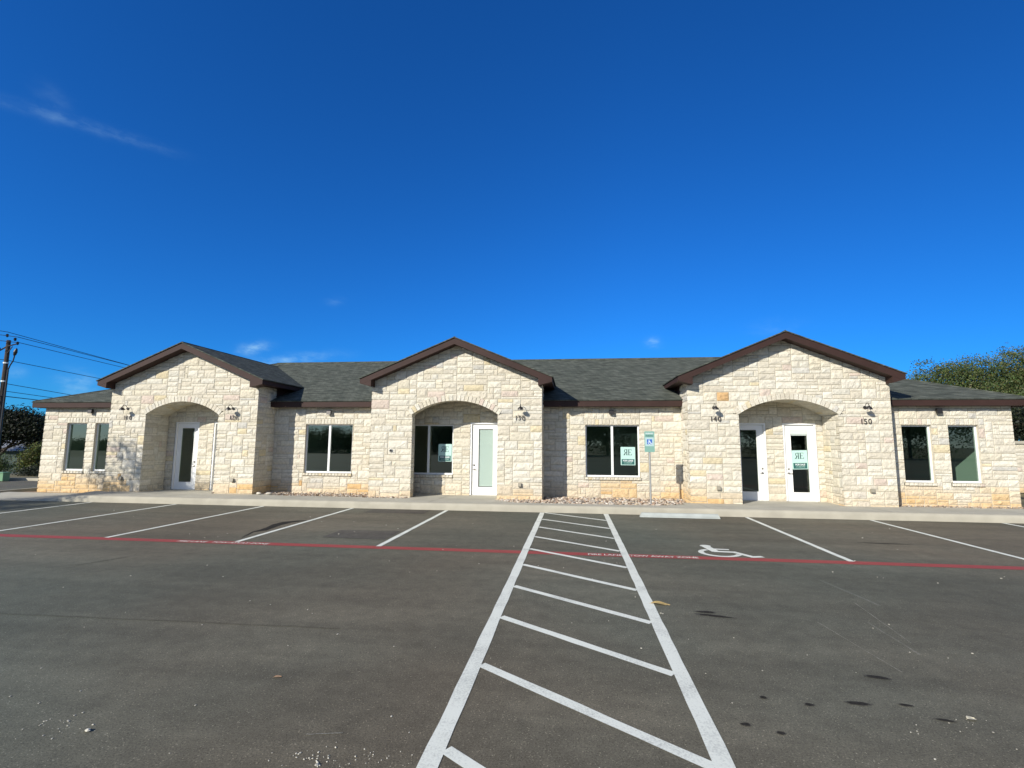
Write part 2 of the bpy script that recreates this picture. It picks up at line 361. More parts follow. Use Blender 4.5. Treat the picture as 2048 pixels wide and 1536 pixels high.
for x in (-13.4, -8.8, -4.2, -.9, 3.7, 8.3, 11.6):
    yy0, yy1 = KY+.16, pave_back(x)-.02
    for a_ in range(4):
        ya, yb = yy0+(yy1-yy0)*a_/4, yy0+(yy1-yy0)*(a_+1)/4
        j.face([(x-.005, ya, pz(x, ya)+.002), (x+.005, ya, pz(x, ya)+.002), (x+.005, yb, pz(x, yb)+.002), (x-.005, yb, pz(x, yb)+.002)])
setp(j.build('pavement_joint', mat('joint_dark', (.17, .155, .13), .95)), 'thin cut joints across the concrete pavement', kind='structure')  # cut joints drawn as thin strips in one even darker tone
b_ = MB(); b_.face([(-10.9, 15.9, .10), (-6.3, 15.9, .10), (-6.3, 17.3, .10), (-10.9, 17.3, .10)]); b_.face([(-6.7,15.7,.102),(-5.2,15.7,.102),(-5.2,16.3,.102),(-6.7,16.3,.102)])
b_.face([(-2.6, 15.0, .10), (3.7, 15.0, .10), (3.7, 17.3, .10), (-2.6, 17.3, .10)]); b_.face([(9.2, 16.3, .10), (13.6, 16.3, .10), (13.6, 16.8, .10), (9.2, 16.8, .10)])
b_.face([(-19.9, 16.25, .05), (-16.2, 16.25, .05), (-16.2, 16.7, .05), (-19.9, 16.7, .05)])
setp(b_.build('planting_bed', M['soil']), 'strip of bare reddish soil at the foot of the walls', kind='structure')

# painted markings
def strip(name, x0, y0, x1, y1, w, m_, z, label, jit=.004, n=None):
    d = Vector((x1-x0, y1-y0, 0)); L = d.length; d /= L; p = Vector((-d.y, d.x, 0)); n = n or max(2, int(L/.25)); q = MB(); rnd = random.Random(int(abs(x0*91+y0*37)*10))
    A = [(Vector((x0, y0, z))+d*L*i/n + p*(w/2+rnd.uniform(-jit, jit)), Vector((x0, y0, z))+d*L*i/n - p*(w/2+rnd.uniform(-jit, jit))) for i in range(n+1)]
    for (a0, b0), (a1, b1) in zip(A, A[1:]): q.face([b0, b1, a1, a0])
    return setp(q.build(name, m_, merge=True), label, kind='structure')
PX = [-14.95, -12.05, -9.2, -6.41, -3.59, 4.575, 7.65, 10.75]
nm = ['left of the ramp', 'leading to the left gable', 'below the left gable doors', 'beside the long oil streak', 'left of the two dark patches', 'right of the wheelchair symbol', 'in front of the right wing', 'at the far right edge']
for x, l in zip(PX, nm): strip('parking_line', x, 9.28, x, KY-.04, .10, M['linew'], .004, 'white parking bay line '+l)
ax0, ax1 = -.80, .86
strip('parking_line', -.865, .6, -.865, KY-.04, .125, M['linew'], .004, 'long white line on the left side of the hatched aisle')
strip('parking_line', .885, .6, .885, KY-.04, .125, M['linew'], .004, 'long white line on the right side of the hatched aisle')
for i in range(11):
    y = 14.42 - 1.232*i
    strip('hatch_line', -.801, y, .821, y-1.2, .095, M['linew'], .0042, 'white slanted hatch stripe, number %d from the kerb' % (i+1) if i else 'white slanted hatch stripe nearest the kerb')
strip('fire_lane_line', -26, 9.19, 26, 9.19, .235, M['liner'], .002, 'long red painted fire lane line across the car park', n=150)
flatm = lambda x, y, z: Matrix.Translation((x, y, z))
for xc, l in ((-6.62, 'left'), (1.17, 'right')):
    setp(text_mesh('fire_lane_lettering', 'FIRE LANE   TOW AWAY ZONE', .15, M['linew'], flatm(xc, 9.17, .006), sx=.88, bold=.002), 'white FIRE LANE TOW AWAY ZONE lettering on the %s part of the red line' % l, kind='structure')
# wheelchair symbol
def symbol(mtx, q, s=1.0):
    """flat access symbol about one unit tall; mtx maps (x, y) to the place"""
    cnt = [0]
    def poly(pts):
        cnt[0] += 1; q.face([mtx @ Vector((x*s, y*s, cnt[0]*.00012)) for x, y in pts])
    def stroke(pts, w):
        for (xa, ya), (xb, yb) in zip(pts, pts[1:]):
            d = Vector((xb-xa, yb-ya)); d.normalize(); p = Vector((-d.y, d.x))*w/2; e = d*w*.3
            poly([(xa-e.x-p.x, ya-e.y-p.y), (xb+e.x-p.x, yb+e.y-p.y), (xb+e.x+p.x, yb+e.y+p.y), (xa-e.x+p.x, ya-e.y+p.y)])
    poly([(-.02+.095*math.cos(t*math.pi/10), .90+.095*math.sin(t*math.pi/10)) for t in range(20)])          # head
    stroke([(-.02, .80), (.03, .42)], .14); stroke([(.0, .62), (.28, .60)], .09); stroke([(.03, .40), (.33, .38), (.52, .02), (.66, .06)], .11)
    C, rr = (.07, .28), .30
    pts = [(C[0]+rr*math.cos(R(t)), C[1]+rr*math.sin(R(t))) for t in range(125, 345, 10)]; stroke(pts, .09)
q = MB(); symbol(Matrix.Translation((2.5, 9.36, .004)) @ Matrix.Diagonal((1.0, .95, 1, 1)), q, 1.05)
setp(q.build('wheelchair_symbol', M['linew']), 'white painted wheelchair symbol on the asphalt of the accessible bay', kind='structure')
# patches, oil stains
q = MB(); q.face([(-5.75, 13.62, .004), (-4.05, 13.64, .004), (-4.04, 14.36, .004), (-5.72, 14.31, .004)]); q2 = MB(); q2.face([(-5.05, 9.97, .004), (-3.72, 9.92, .004), (-3.74, 10.9, .004), (-5.07, 10.88, .004)])
setp(q.build('asphalt_patch', M['asphalt2']), 'dark asphalt patch against the kerb', kind='structure'); setp(q2.build('asphalt_patch', M['asphalt2']), 'square dark asphalt patch above the red line', kind='structure')
M['oil'] = mat('oil', (.028, .026, .022), .9, spec=.1, var=(40, .4)); M['oilsoft'] = asphaltmat('oil_soaked_asphalt', (.068, .066, .054))
rnd = random.Random(3)
for (x, y, w, h, rot, l) in [(1.50,6.28,.10,.035,0,'two short dark stains beside the yellow leaf'), (1.56,6.16,.17,.03,-10,'lower of the two streaks beside the yellow leaf'), (2.49,4.77,.085,.026,-12,'narrow black oil spot right of the hatched aisle'),
        (2.09,4.29,.075,.025,-6,'oblong black oil spot at lower right'), (2.43,4.31,.045,.016,-8,'small oil spot right of the oblong one'), (2.57,4.12,.05,.016,-10,'oil spot nearest the pale leaf'),
        (1.72,4.22,.03,.02,0,'faint oil spot left of the oblong one'), (1.42,4.29,.022,.02,0,'faint round oil drop beside the aisle'), (1.16,3.88,.03,.02,0,'oil drop at the foot of the aisle line'), (1.36,3.8,.026,.018,0,'reddish brown drop near the bottom of the aisle'), (6.05,11.06,.35,.03,-4,'faint dark streak in the right bay')]:
    q = MB(); P = []
    for t in range(22):
        th = 2*math.pi*t/22; rr = 1+.28*noise.noise(Vector((math.cos(th)*1.3+x*7, math.sin(th)*1.3+y*5, 0))) + rnd.uniform(-.06, .06)
        vx, vy = w*rr*math.cos(th), h*rr*math.sin(th); cr, sr = math.cos(R(rot)), math.sin(R(rot)); P.append((x+vx*cr-vy*sr, y+vx*sr+vy*cr, .004))
    q.face(P, mi=1); q.face([(x+(a_-x)*1.3, y+(b2-y)*1.3, .0025) for a_, b2, _ in P]); setp(q.build('oil_stain', [M['oilsoft'], M['oil']]), l, kind='structure')
q = MB(); L = [(-6.60, 9.72, .02), (-6.70, 10.1, .05), (-6.78, 10.35, .05), (-6.70, 10.6, .17), (-6.74, 10.9, .17), (-6.82, 11.3, .22), (-6.80, 11.7, .22), (-6.62, 11.95, .16), (-6.50, 12.05, .03)]
for (xa, ya, wa), (xb, yb, wb) in zip(L, L[1:]): q.face([(xa-wa*.6, ya, .0045), (xa+wa*.5, ya-.04, .0045), (xb+wb*.5, yb-.04, .0045), (xb-wb*.6, yb, .0045)])
setp(q.build('oil_stain', M['oil'], merge=True), 'long black oil streak in the second bay left of the aisle', kind='structure')

M['seam'] = asphaltmat('seam', (.092, .089, .066))
def GP(u, v): d = raydir(u, v); return EYE + d*(-EYE.z/d.z)
for (u0, v0, u1, v1, w, mt_, l) in ((-200, 1218, 680, 1257, .03, M['seam'], 'long faint dark seam across the left foreground'), (150, 1131, 258, 1113, .04, M['seam'], 'short dark crack below the red line at left'),
        (1640, 1160, 1760, 1212, .035, None, 'faint pale tyre arc on the right asphalt'), (1735, 1245, 1840, 1310, .02, None, 'faint pale tyre arc lower on the right asphalt')):
    A, B = GP(u0, v0), GP(u1, v1); strip('seam_mark', A.x, A.y, B.x, B.y, w, mt_ or asphaltmat('scuffed_asphalt', (.15, .148, .12)), .0028, l, jit=w*.3)

# ------------------------------------------------------------------ the building
YF, YB, YW, YWR = 16.165, 17.234, 16.533, 16.75
ZB = .0
BLD = empty('office_building', (-3.3, 16.2, .15), 'long one storey pale limestone office building with three gables and grey shingle roof', 'building')
CREAM = [(.60,.555,.45), (.63,.59,.49), (.58,.535,.435), (.61,.56,.44), (.60,.57,.48), (.65,.61,.51), (.57,.52,.415), (.62,.58,.475)]
MORTAR = (.43, .395, .31)
def stonecol(rnd, z, x=0):
    c = list(rnd.choice(CREAM)); kf = rnd.uniform(.90, 1.02); c = [v*kf for v in c]
    r = rnd.random()
    S = .30
    for c0, hw, st in ((-18.2, 1.9, 1.0), (-16.0, .7, .8), (-11.2, .9, .45), (-7.4, .9, .6), (1.3, .8, 1.0), (3.2, .9, .7), (10.2, 1.1, 1.0), (12.2, .9, .7), (-2.0, .5, .3)): S = max(S, st*max(0, 1-((x-c0)/hw)**2)+.15)
    low = max(0, 1-(z-.12)/(.38+.32*S))*S*(.75+.9*noise.noise(Vector((x*1.3, z*2, .7))))*2.1
    if r < .004 + .16*max(0, low): c = [.54*kf, .35*kf, .17*kf]
    elif r < .030: c = [.60*kf, .52*kf, .35*kf]
    elif r < .052: c = [.57*kf, .48*kf, .40*kf]
    elif r < .075: c = [.52*kf, .50*kf, .44*kf]
    lk = max(0, min(.85, low))
    c = [c[0]*(1-lk)+.60*lk, c[1]*(1-lk)+.415*lk, c[2]*(1-lk)+.205*lk]
    return tuple(c)
def lines(mand, lo, hi, unit, rnd):
    ms = sorted(set([round(v, 4) for v in mand if lo-1e-6 <= v <= hi+1e-6] + [round(lo, 4), round(hi, 4)])); o_ = [ms[0]]
    for a_, b2 in zip(ms, ms[1:]):
        n = max(1, round((b2-a_)/unit))
        for i in range(1, n+1):
            o_.append(a_+(b2-a_)*i/n + (rnd.uniform(-.22, .22)*(b2-a_)/n if i < n else 0))
    return o_
def put_stone(q, pos, xa, xb, za, zb, col, fl, fr, keep, seed, prot=0, jn=.007, rough=.017, stepn=.065):
    def axis(a_, b2, fa, fb):
        lo = [(a_, 0 if not fa else 1)] + ([] if fa else [(a_+jn, 0), (a_+jn+.014, 1)])
        hi = ([] if fb else [(b2-jn-.014, 1), (b2-jn, 0)]) + [(b2, 0 if not fb else 1)]
        s0, s1 = lo[-1][0], hi[0][0]; n = max(1, int(round((s1-s0)/stepn)))
        return lo + [(s0+(s1-s0)*i/n, 2) for i in range(1, n)] + hi
    X = axis(xa, xb, fl, fr); Z = axis(za, zb, False, False)
    def off(x, tx, z, tz):
        t = min(tx, tz)
        if t == 0: return -.018 + prot*.9
        nv = noise.noise(Vector((x*9+seed, z*9, seed*.37)))+.6*noise.noise(Vector((x*23+seed, z*23, 1.7)))
        if t == 1: return (nv*.004 if (tx == 1 and ((fl and x == xa) or (fr and x == xb))) else -.005+nv*.006) + prot
        return .006 + nv*rough + prot
    G = [[pos(x, z, off(x, tx, z, tz)) for (z, tz) in Z] for (x, tx) in X]
    for i in range(len(X)-1):
        for k_ in range(len(Z)-1):
            if keep and not keep((X[i][0]+X[i+1][0])/2, (Z[k_][0]+Z[k_+1][0])/2): continue
            mo = (X[i][1] == 0 and X[i+1][1] == 0) or (Z[k_][1] == 0 and Z[k_+1][1] == 0)
            q.face([G[i][k_], G[i+1][k_], G[i+1][k_+1], G[i][k_+1]], MORTAR if mo else col)
def stone_wall(O, U, x0, x1, z0, z1, seed, holes=(), keep=None, soldier=(), sill=(), xm=(), zm=(), free=None, q=None):
    """random ashlar over a rectangle; holes are (xa, xb, za, zb)"""
    rnd = random.Random(seed); U = Vector(U); NN = U.cross(Vector((0,0,1))); O = Vector(O); q = q or MB()
    def pos(x, z, o_): return O + U*x + Vector((0,0,z)) + NN*o_
    special = []
    for (xa, xb, za, zb) in soldier: special.append(('s', xa-.0, xb+.0, za, zb))
    for (xa, xb, za, zb) in sill: special.append(('l', xa, xb, za, zb))
    mx_ = list(xm); mz = list(zm)
    for h in holes: mx_ += h[:2]; mz += h[2:]
    for s in special: mx_ += s[1:3]; mz += s[3:]
    gx = lines(mx_, x0, x1, .125, rnd); gzl = lines(mz, z0, z1, .096, rnd)
    nx, nz_ = len(gx)-1, len(gzl)-1; occ = [[False]*nz_ for _ in range(nx)]
    def inside(r, cx, cz): return r[0]-1e-4 < cx < r[1]+1e-4 and r[2]-1e-4 < cz < r[3]+1e-4
    for i in range(nx):
        for k_ in range(nz_):
            cx, cz = (gx[i]+gx[i+1])/2, (gzl[k_]+gzl[k_+1])/2
            if any(inside(h, cx, cz) for h in holes) or any(inside(s[1:], cx, cz) for s in special): occ[i][k_] = True
    freex = set(round(v, 4) for v in ([x0, x1] if free is None else free))
    hx = [(round(h[0], 4), h[2], h[3]) for h in holes] + [(round(h[1], 4), h[2], h[3]) for h in holes]
    def isfree(x, za, zb): return round(x, 4) in freex or any(abs(x-a_) < 1e-3 and za >= b2-1e-3 and zb <= c2+1e-3 for a_, b2, c2 in hx)
    for k_ in range(nz_):
        i = 0
        while i < nx:
            if occ[i][k_]: i += 1; continue
            run = 0
            while i+run < nx and not occ[i+run][k_] and run < 6: run += 1
            r = rnd.random(); h = 1 if r < .30 else (2 if r < .90 else 3)
            w = rnd.choice({1: (2,3,3,4,5), 2: (1,2,3,3,4,4,5,5), 3: (3,4,5)}[h]); w = min(w, run)
            if run - w == 1 and run < 6: w = run if w+1 <= 6 else w
            while h > 1 and (k_+h > nz_ or any(occ[i+a_][k_+b2] for a_ in range(w) for b2 in range(h))): h -= 1
            for a_ in range(w):
                for b2 in range(h): occ[i+a_][k_+b2] = True
            xa, xb, za, zb = gx[i], gx[i+w], gzl[k_], gzl[k_+h]
            put_stone(q, pos, xa, xb, za, zb, stonecol(rnd, (za+zb)/2, (O+U*xa).x), isfree(xa, za, zb), isfree(xb, za, zb), keep, rnd.uniform(0, 50))
            i += w
    for kind, xa, xb, za, zb in special:
        n = max(1, round((xb-xa)/(.125 if kind == 's' else .12)))
        for i in range(n):
            put_stone(q, pos, xa+(xb-xa)*i/n, xa+(xb-xa)*(i+1)/n, za, zb, stonecol(rnd, 1.5), False, False, keep, rnd.uniform(0, 50), prot=.0 if kind == 's' else .035)
        if kind == 'l':   # top and bottom of the projecting sill
            for zz, fl in ((zb-.007, 1), (za+.007, -1)):
                P = [pos(xa, zz, -.11), pos(xb, zz, -.11), pos(xb, zz, .03), pos(xa, zz, .03)]; q.face(P if fl < 0 else P[::-1], (.60,.54,.43))
    for (xa, xb, za, zb) in holes:      # reveals
        if zb > z1 - .01 or za < z0+.01 or xb-xa > 2.3: continue
        d0, d1 = .0, -.16; c = (.56, .50, .40)
        q.face([pos(xa, za, d1), pos(xa, zb, d1), pos(xa, zb, d0), pos(xa, za, d0)], c); q.face([pos(xb, za, d0), pos(xb, zb, d0), pos(xb, zb, d1), pos(xb, za, d1)], c)
        q.face([pos(xa, zb, d1), pos(xb, zb, d1), pos(xb, zb, d0), pos(xa, zb, d0)], c)
    return q
FX, FS = (1,0,0), None
def part(q, name, m_, **k): return q.build(name, m_, BLD, **k)

WT, WS = 2.555, .83
ARCHR = []
def gable_front(x0, x1, a0, a1, xc, seed):
    sp, ap = 2.852, 3.30; hw = (a1-a0)/2; sag = ap-sp; RR = (hw*hw+sag*sag)/(2*sag); cx, cz = (a0+a1)/2, ap-RR
    def keep(x, z):
        if z > 5.31-.42*abs(x-xc)-.13: return False
        if z > sp-.001 and (x-cx)**2+(z-cz)**2 < (RR+.085)**2 and abs(x-cx) < hw+.14: return False
        return True
    q = stone_wall((0, YF, 0), FX, x0, x1, ZB, 5.25, seed, holes=[(a0, a1, ZB, sp)], keep=keep, zm=(sp,))
    # voussoir ring
    rnd = random.Random(seed+5); th = math.asin(hw/RR); nV = 25; r0, r1 = RR, RR+.19
    for i in range(nV):
        t0 = -th-.02+(2*th+.04)*i/nV; t1 = -th-.02+(2*th+.04)*(i+1)/nV; g_ = .0030
        def P(r, t, y): return (cx+r*math.sin(t), y, cz+r*math.cos(t))
        rr = r1 + rnd.uniform(-.015, .02); col = stonecol(rnd, 2.5); yf = YF-.012-rnd.uniform(0, .012)
        pts = [P(r0, t0+g_, yf), P(r0, t1-g_, yf), P(rr, t1-g_, yf), P(rr, t0+g_, yf)]
        q.prism([pts[0], pts[1], pts[2], pts[3]], (0, .05, 0), col)
        q.face([P(r0, t0, YF+.012), P(r0, t1, YF+.012), P(r1, t1, YF+.012), P(r1, t0, YF+.012)], MORTAR)
    return q, (cx, cz, RR, th)
def intrados(q, arc, y0, y1, rnd):
    cx, cz, RR, th = arc; n = 30; ny = max(1, round((y1-y0)/.35))
    for i in range(n):
        t0, t1 = -th+2*th*i/n, -th+2*th*(i+1)/n
        for k_ in range(ny):
            ya, yb = y0+(y1-y0)*k_/ny, y0+(y1-y0)*(k_+1)/ny; c = stonecol(rnd, 2.5)
            q.face([(cx+RR*math.sin(t0), ya, cz+RR*math.cos(t0)), (cx+RR*math.sin(t0), yb, cz+RR*math.cos(t0)), (cx+RR*math.sin(t1), yb, cz+RR*math.cos(t1)), (cx+RR*math.sin(t1), ya, cz+RR*math.cos(t1))], c)
def yside(x, right_facing, y0, y1, z0, z1, seed, q):      # wall lying in x = const
    if right_facing: stone_wall((x, y0, 0), (0, 1, 0), 0, y1-y0, z0, z1, seed, q=q, free=(0,))
    else: stone_wall((x, y1, 0), (0, -1, 0), 0, y1-y0, z0, z1, seed, q=q, free=(y1-y0,))
# arches start at zero height of the pavement; walls run down below it
GA = (-16.345, -10.737, -14.941, -12.179, -13.47); GC = (-6.668, -.979, -5.25, -2.41, -3.80); GD = (3.532, 9.353, 5.034, 7.883, 6.37)
for n, (G_, seed) in enumerate(((GA, 11), (GC, 12), (GD, 17))):
    x0, x1, a0, a1, xc = G_
    q, arc = gable_front(x0, x1, a0, a1, xc, seed)
    if n != 1:
        intrados(q, arc, YF-.01, YB, random.Random(seed)); yside(a0, True, YF, YB, ZB, 2.86, seed+20, q); yside(a1, False, YF, YB, ZB, 2.86, seed+21, q)
    else:
        intrados(q, arc, YF-.01, YF+.33, random.Random(seed)); yside(a0, True, YF, YF+.33, ZB, 2.86, seed+20, q); yside(a1, False, YF, YB, ZB, 2.86, seed+21, q)
        yside(-6.45, True, YF+.3, YB, ZB, 3.4, seed+22, q); q.face([(-6.5, YF+.33, 0), (-6.5, YF+.33, 3.5), (-5.25, YF+.33, 3.5), (-5.25, YF+.33, 0)], (.58,.52,.42))
        q.face([(-6.45, YF+.3, 3.38), (-6.45, YB, 3.38), (-2.3, YB, 3.38), (-2.3, YF+.3, 3.38)], (.5,.46,.38))
    yside(x1, True, YF, YB+.1, ZB, 3.95, seed+30, q); yside(x0, False, YF, YB+.1, ZB, 3.95, seed+31, q)
    part(q, 'gable_wall', M['stone'])
# porch back walls and the recessed walls in one plane each
DH = 2.625
def doorhole(a_, b2): return (a_, b2, ZB, DH)
q = stone_wall((0, YB, 0), FX, -15.0, -12.1, ZB, 3.42, 41, holes=[doorhole(-14.665, -13.706), doorhole(-13.13, -12.16)]); part(q, 'porch_wall', M['stone'])
q = stone_wall((0, YB, 0), FX, -6.46, -2.35, ZB, 3.42, 42, holes=[doorhole(-3.521, -2.44), (-5.89, -4.113, WS, WT)], sill=[(-5.89, -4.113, WS-.10, WS)]); part(q, 'porch_wall', M['stone'])
q = stone_wall((0, YB, 0), FX, 4.98, 7.93, ZB, 3.42, 43, holes=[doorhole(5.13, 6.18), doorhole(6.697, 7.705)]); part(q, 'porch_wall', M['stone'])
def holes_sol(ws): return dict(holes=[(a_, b2, WS, WT) for a_, b2 in ws], soldier=[(a_-.03, b2+.03, WT, WT+.19) for a_, b2 in ws], sill=[(a_-.03, b2+.03, WS-.10, WS) for a_, b2 in ws])
WB, WD = (-9.541, -7.765), (.413, 2.186)
q = stone_wall((0, YB, 0), FX, -10.74, -6.66, ZB, 3.2, 51, **holes_sol([WB])); part(q, 'front_wall', M['stone'])
q = stone_wall((0, YB, 0), FX, -.985, 3.54, ZB, 3.2, 52, **holes_sol([WD])); part(q, 'front_wall', M['stone'])
LW = [(-18.43, -17.61), (-17.277, -16.46)]; RW = [(9.934, 10.765), (11.228, 12.058)]
q = stone_wall((0, YW, 0), FX, -19.382, -16.34, ZB, 3.15, 53, **holes_sol(LW)); part(q, 'wing_wall', M['stone'])
q = stone_wall((0, YWR, 0), FX, 9.34, 13.0, ZB, 3.15, 54, **holes_sol(RW)); part(q, 'wing_wall', M['stone'])
q = MB(); stone_wall((13.0, YWR, 0), (0, 1, 0), 0, 11.2, ZB, 3.15, 61, q=q, free=(0,)); part(q, 'side_wall', M['stone'])
q = MB(); stone_wall((-19.382, 27.73, 0), (0, -1, 0), 0, 11.2, ZB, 3.15, 62, q=q, free=(11.2,)); part(q, 'side_wall', M['stone'])
q = MB(); q.box(-19.37, 12.99, 27.6, 27.8, 0, 3.2, (.56, .5, .4)); part(q, 'back_wall', M['stone'])
# rooms behind the glass
q = MB()
q.box(-19.2, 12.7, 17.48, 22.8, .10, .16, mi=1); q.box(-19.2, -16.2, 16.75, 17.48, .10, .16, mi=1); q.box(9.6, 12.87, 16.95, 17.48, .10, .16, mi=1)
q.box(-19.2, 12.7, 17.48, 22.8, 2.95, 3.0); q.box(-19.2, -16.2, 16.75, 17.48, 2.95, 3.0); q.box(9.6, 12.87, 16.95, 17.48, 2.95, 3.0)
q.box(-19.2, 12.7, 22.8, 22.9, .1, 3.0); q.box(-19.32, -19.2, 16.75, 22.9, .1, 3.0); q.box(12.80, 12.88, 16.90, 22.9, .1, 3.0)
for x in (-16.2, -13.45, -10.4, -6.2, -3.95, .0, 2.9, 6.45, 9.6): q.box(x-.05, x+.05, 17.48, 22.8, .16, 2.95)
part(q, 'interior_wall', [M['inner'], M['carpet']])

# windows
def window(x0, x1, y, mull, lab=None):
    yf = y+.085; q = MB(); b2 = .045
    q.box(x0, x1, yf, yf+.07, WS, WS+b2+.012); q.box(x0, x1, yf, yf+.07, WT-b2, WT); q.box(x0, x0+b2, yf, yf+.07, WS+b2+.012, WT-b2); q.box(x1-b2, x1, yf, yf+.07, WS+b2+.012, WT-b2)
    if mull: xm = (x0+x1)/2; q.box(xm-.037, xm+.037, yf-.012, yf+.07, WS+b2+.012, WT-b2)
    f = part(q, 'window', M['vinyl'])
    spans = [(x0+b2, x1-b2)] if not mull else [(x0+b2, (x0+x1)/2-.037), ((x0+x1)/2+.037, x1-b2)]
    for a_, c in spans:
        g_ = MB(); g_.face([(a_-.005, yf+.03, WS+b2), (c+.005, yf+.03, WS+b2), (c+.005, yf+.03, WT-b2+.004), (a_-.005, yf+.03, WT-b2+.004)])
        g_.build('pane', M['glass'], f)
    if lab: f['label'] = lab
    return f
for a_, b2 in LW: window(a_, b2, YW, False)
for a_, b2 in RW: window(a_, b2, YWR, False)
window(*WB, YB, True); window(*WD, YB, True); window(-5.89, -4.113, YB, True)

# doors
def door(x0, x1, hinge_right, kind, lab):
    """x0, x1 = outside of the frame"""
    fz = .165; y = YB
    q = MB(); w = .055
    q.box(x0, x0+w, y+.02, y+.15, fz, DH); q.box(x1-w, x1, y+.02, y+.15, fz, DH); q.box(x0+w, x1-w, y+.02, y+.15, DH-w, DH)
    q.box(x0+w, x1-w, y+.05, y+.16, .10, fz)
    part(q, 'door_frame', M['white'])
    s0, s1, zt = x0+w+.008, x1-w-.008, DH-w-.008; yy = y+.075; st = (s1-s0-.50)/2
    g0, g1, gb, gt = s0+st, s1-st, fz+.27, zt-.16
    q = MB(); q.box(s0, g0, yy, yy+.045, fz+.01, zt); q.box(g1, s1, yy, yy+.045, fz+.01, zt); q.box(g0, g1, yy, yy+.045, fz+.01, gb); q.box(g0, g1, yy, yy+.045, gt, zt)
    t = .028                                                             # raised lite moulding
    for bx in ((g0-t, g1+t, gb-t, gb), (g0-t, g1+t, gt, gt+t), (g0-t, g0, gb, gt), (g1, g1+t, gb, gt)): q.box(bx[0], bx[1], yy-.012, yy+.002, bx[2], bx[3])
    d = part(q, 'door', M['white']); d['label'] = lab
    g_ = MB(); g_.face([(g0, yy+.015, gb), (g1, yy+.015, gb), (g1, yy+.015, gt), (g0, yy+.015, gt)]); g_.build('glass_pane', M['glass'] if kind != 'blind' else M['blindglass'], d)
    if kind == 'blind':
        bl = MB(); n = 46
        for i in range(n):
            z = gb+.02+(gt-gb-.04)*i/n; bl.face([(g0+.012, yy+.040, z), (g1-.012, yy+.040, z), (g1-.012, yy+.030, z+(gt-gb)/n*1.02), (g0+.012, yy+.030, z+(gt-gb)/n*1.02)])
        bl.build('blind', M['blind'], d)
    if kind == 'raised':
        bl = MB(); bl.box(g0+.01, g1-.01, yy-.004, yy+.012, gt-.13, gt-.0); bl.box(g0+.02, g1-.02, yy-.008, yy+.008, gt-.17, gt-.14); bl.build('blind', M['blind'], d)
    hx = s0+.075 if hinge_right else s1-.075
    h = MB(); h.lathe([(0,.0),(.032,.0),(.032,.02),(.018,.03),(.0,.032)], (hx, yy, 1.17), (0,-1,0), 14); h.build('deadbolt', M['nickel'], d, smooth=True)
    h = MB(); h.lathe([(0,0),(.033,0),(.033,.015),(.014,.02),(.014,.055),(0,.056)], (hx, yy, 1.03), (0,-1,0), 14); dx = .10 if hinge_right else -.10
    h.tube([(hx, yy-.05, 1.03), (hx+dx*.5, yy-.054, 1.028), (hx+dx, yy-.05, 1.022)], [.011, .010, .008], 8); h.build('handle', M['nickel'], d, smooth=True)
    return d, (g0, g1, gb, gt, yy)
bgm = bpy.data.materials.new('glass_over_blind'); bgm.use_nodes = True; t_ = bgm.node_tree; t_.nodes.clear(); o1 = nn(t_, 'ShaderNodeOutputMaterial'); tr_ = nn(t_, 'ShaderNodeBsdfTransparent'); tr_.inputs[0].default_value = (.88, .93, .91, 1)
gl_ = nn(t_, 'ShaderNodeBsdfGlossy'); gl_.inputs['Roughness'].default_value = .02; ms_ = nn(t_, 'ShaderNodeMixShader'); ms_.inputs[0].default_value = .07
t_.links.new(tr_.outputs[0], ms_.inputs[1]); t_.links.new(gl_.outputs[0], ms_.inputs[2]); t_.links.new(ms_.outputs[0], o1.inputs[0]); M['blindglass'] = bgm
door(-14.665, -13.706, False, 'open', 'half shaded white glazed door under the left arch'); door(-13.13, -12.16, True, 'open', 'white glazed door mostly hidden behind the arch pier')
door(-3.521, -2.44, True, 'blind', 'white door with closed pale blinds'); door(5.13, 6.18, False, 'open', 'white glazed door with dark glass left of the sign')
d150, g150 = door(6.697, 7.705, True, 'raised', 'white glazed door with raised blinds and a sale sign')

# roofs
ZR, YR_ = 5.555, 22.13
EYM, EZM, EYW, EZW = 16.914, 3.342, 16.289, 3.288
EYR, EZR = 16.50, 3.306; XL_, XR_ = -19.69, 13.37; RL, RRx = XL_+(YR_-EYW), XR_-(YR_-EYR); YBK = 2*YR_-EYW
q = MB(); th = .028
def rf(pts): 
    P = [Vector(p) for p in pts]; n_ = (P[1]-P[0]).cross(P[2]-P[0]).normalized(); q.prism([p+n_*th for p in P], -n_*th)
e = .02
rf([(-13.5, EYM-e, EZM), (6.4, EYM-e, EZM), (6.4+0*1, YR_, ZR), (-13.5, YR_, ZR)])
def zs(y): return EZW + (ZR-EZW)*(y-EYW)/(YR_-EYW)
rf([(XL_-e, EYW-e, EZW), (-13.5, EYW-e, EZW), (-13.5, YR_, ZR), (RL, YR_, ZR)])
rf([(6.4, EYR-e, EZR), (XR_+e, EYR-e, EZR), (RRx, YR_, ZR), (6.4, YR_, ZR)])
rf([(XL_-e, YBK, EZW), (XL_-e, EYW-e, EZW), (RL, YR_, ZR)]); rf([(XR_+e, EYR-e, EZR), (XR_+e, YBK, EZW), (RRx, YR_, ZR)])
rf([(XR_+e, YBK, EZW), (XL_-e, YBK, EZW), (RL, YR_, ZR), (RRx, YR_, ZR)])
roof = part(q, 'roof', M['shingle'])
q = MB(); q.tube([(RL, YR_, ZR+.035), (RRx, YR_, ZR+.035)], .05, 6)
for a_, b2 in (((XL_, EYW, EZW+.03), (RL, YR_, ZR+.03)), ((XR_, EYR, EZR+.03), (RRx, YR_, ZR+.03))): q.tube([a_, b2], .035, 6)
q.build('ridge_cap', M['shingle'], roof)
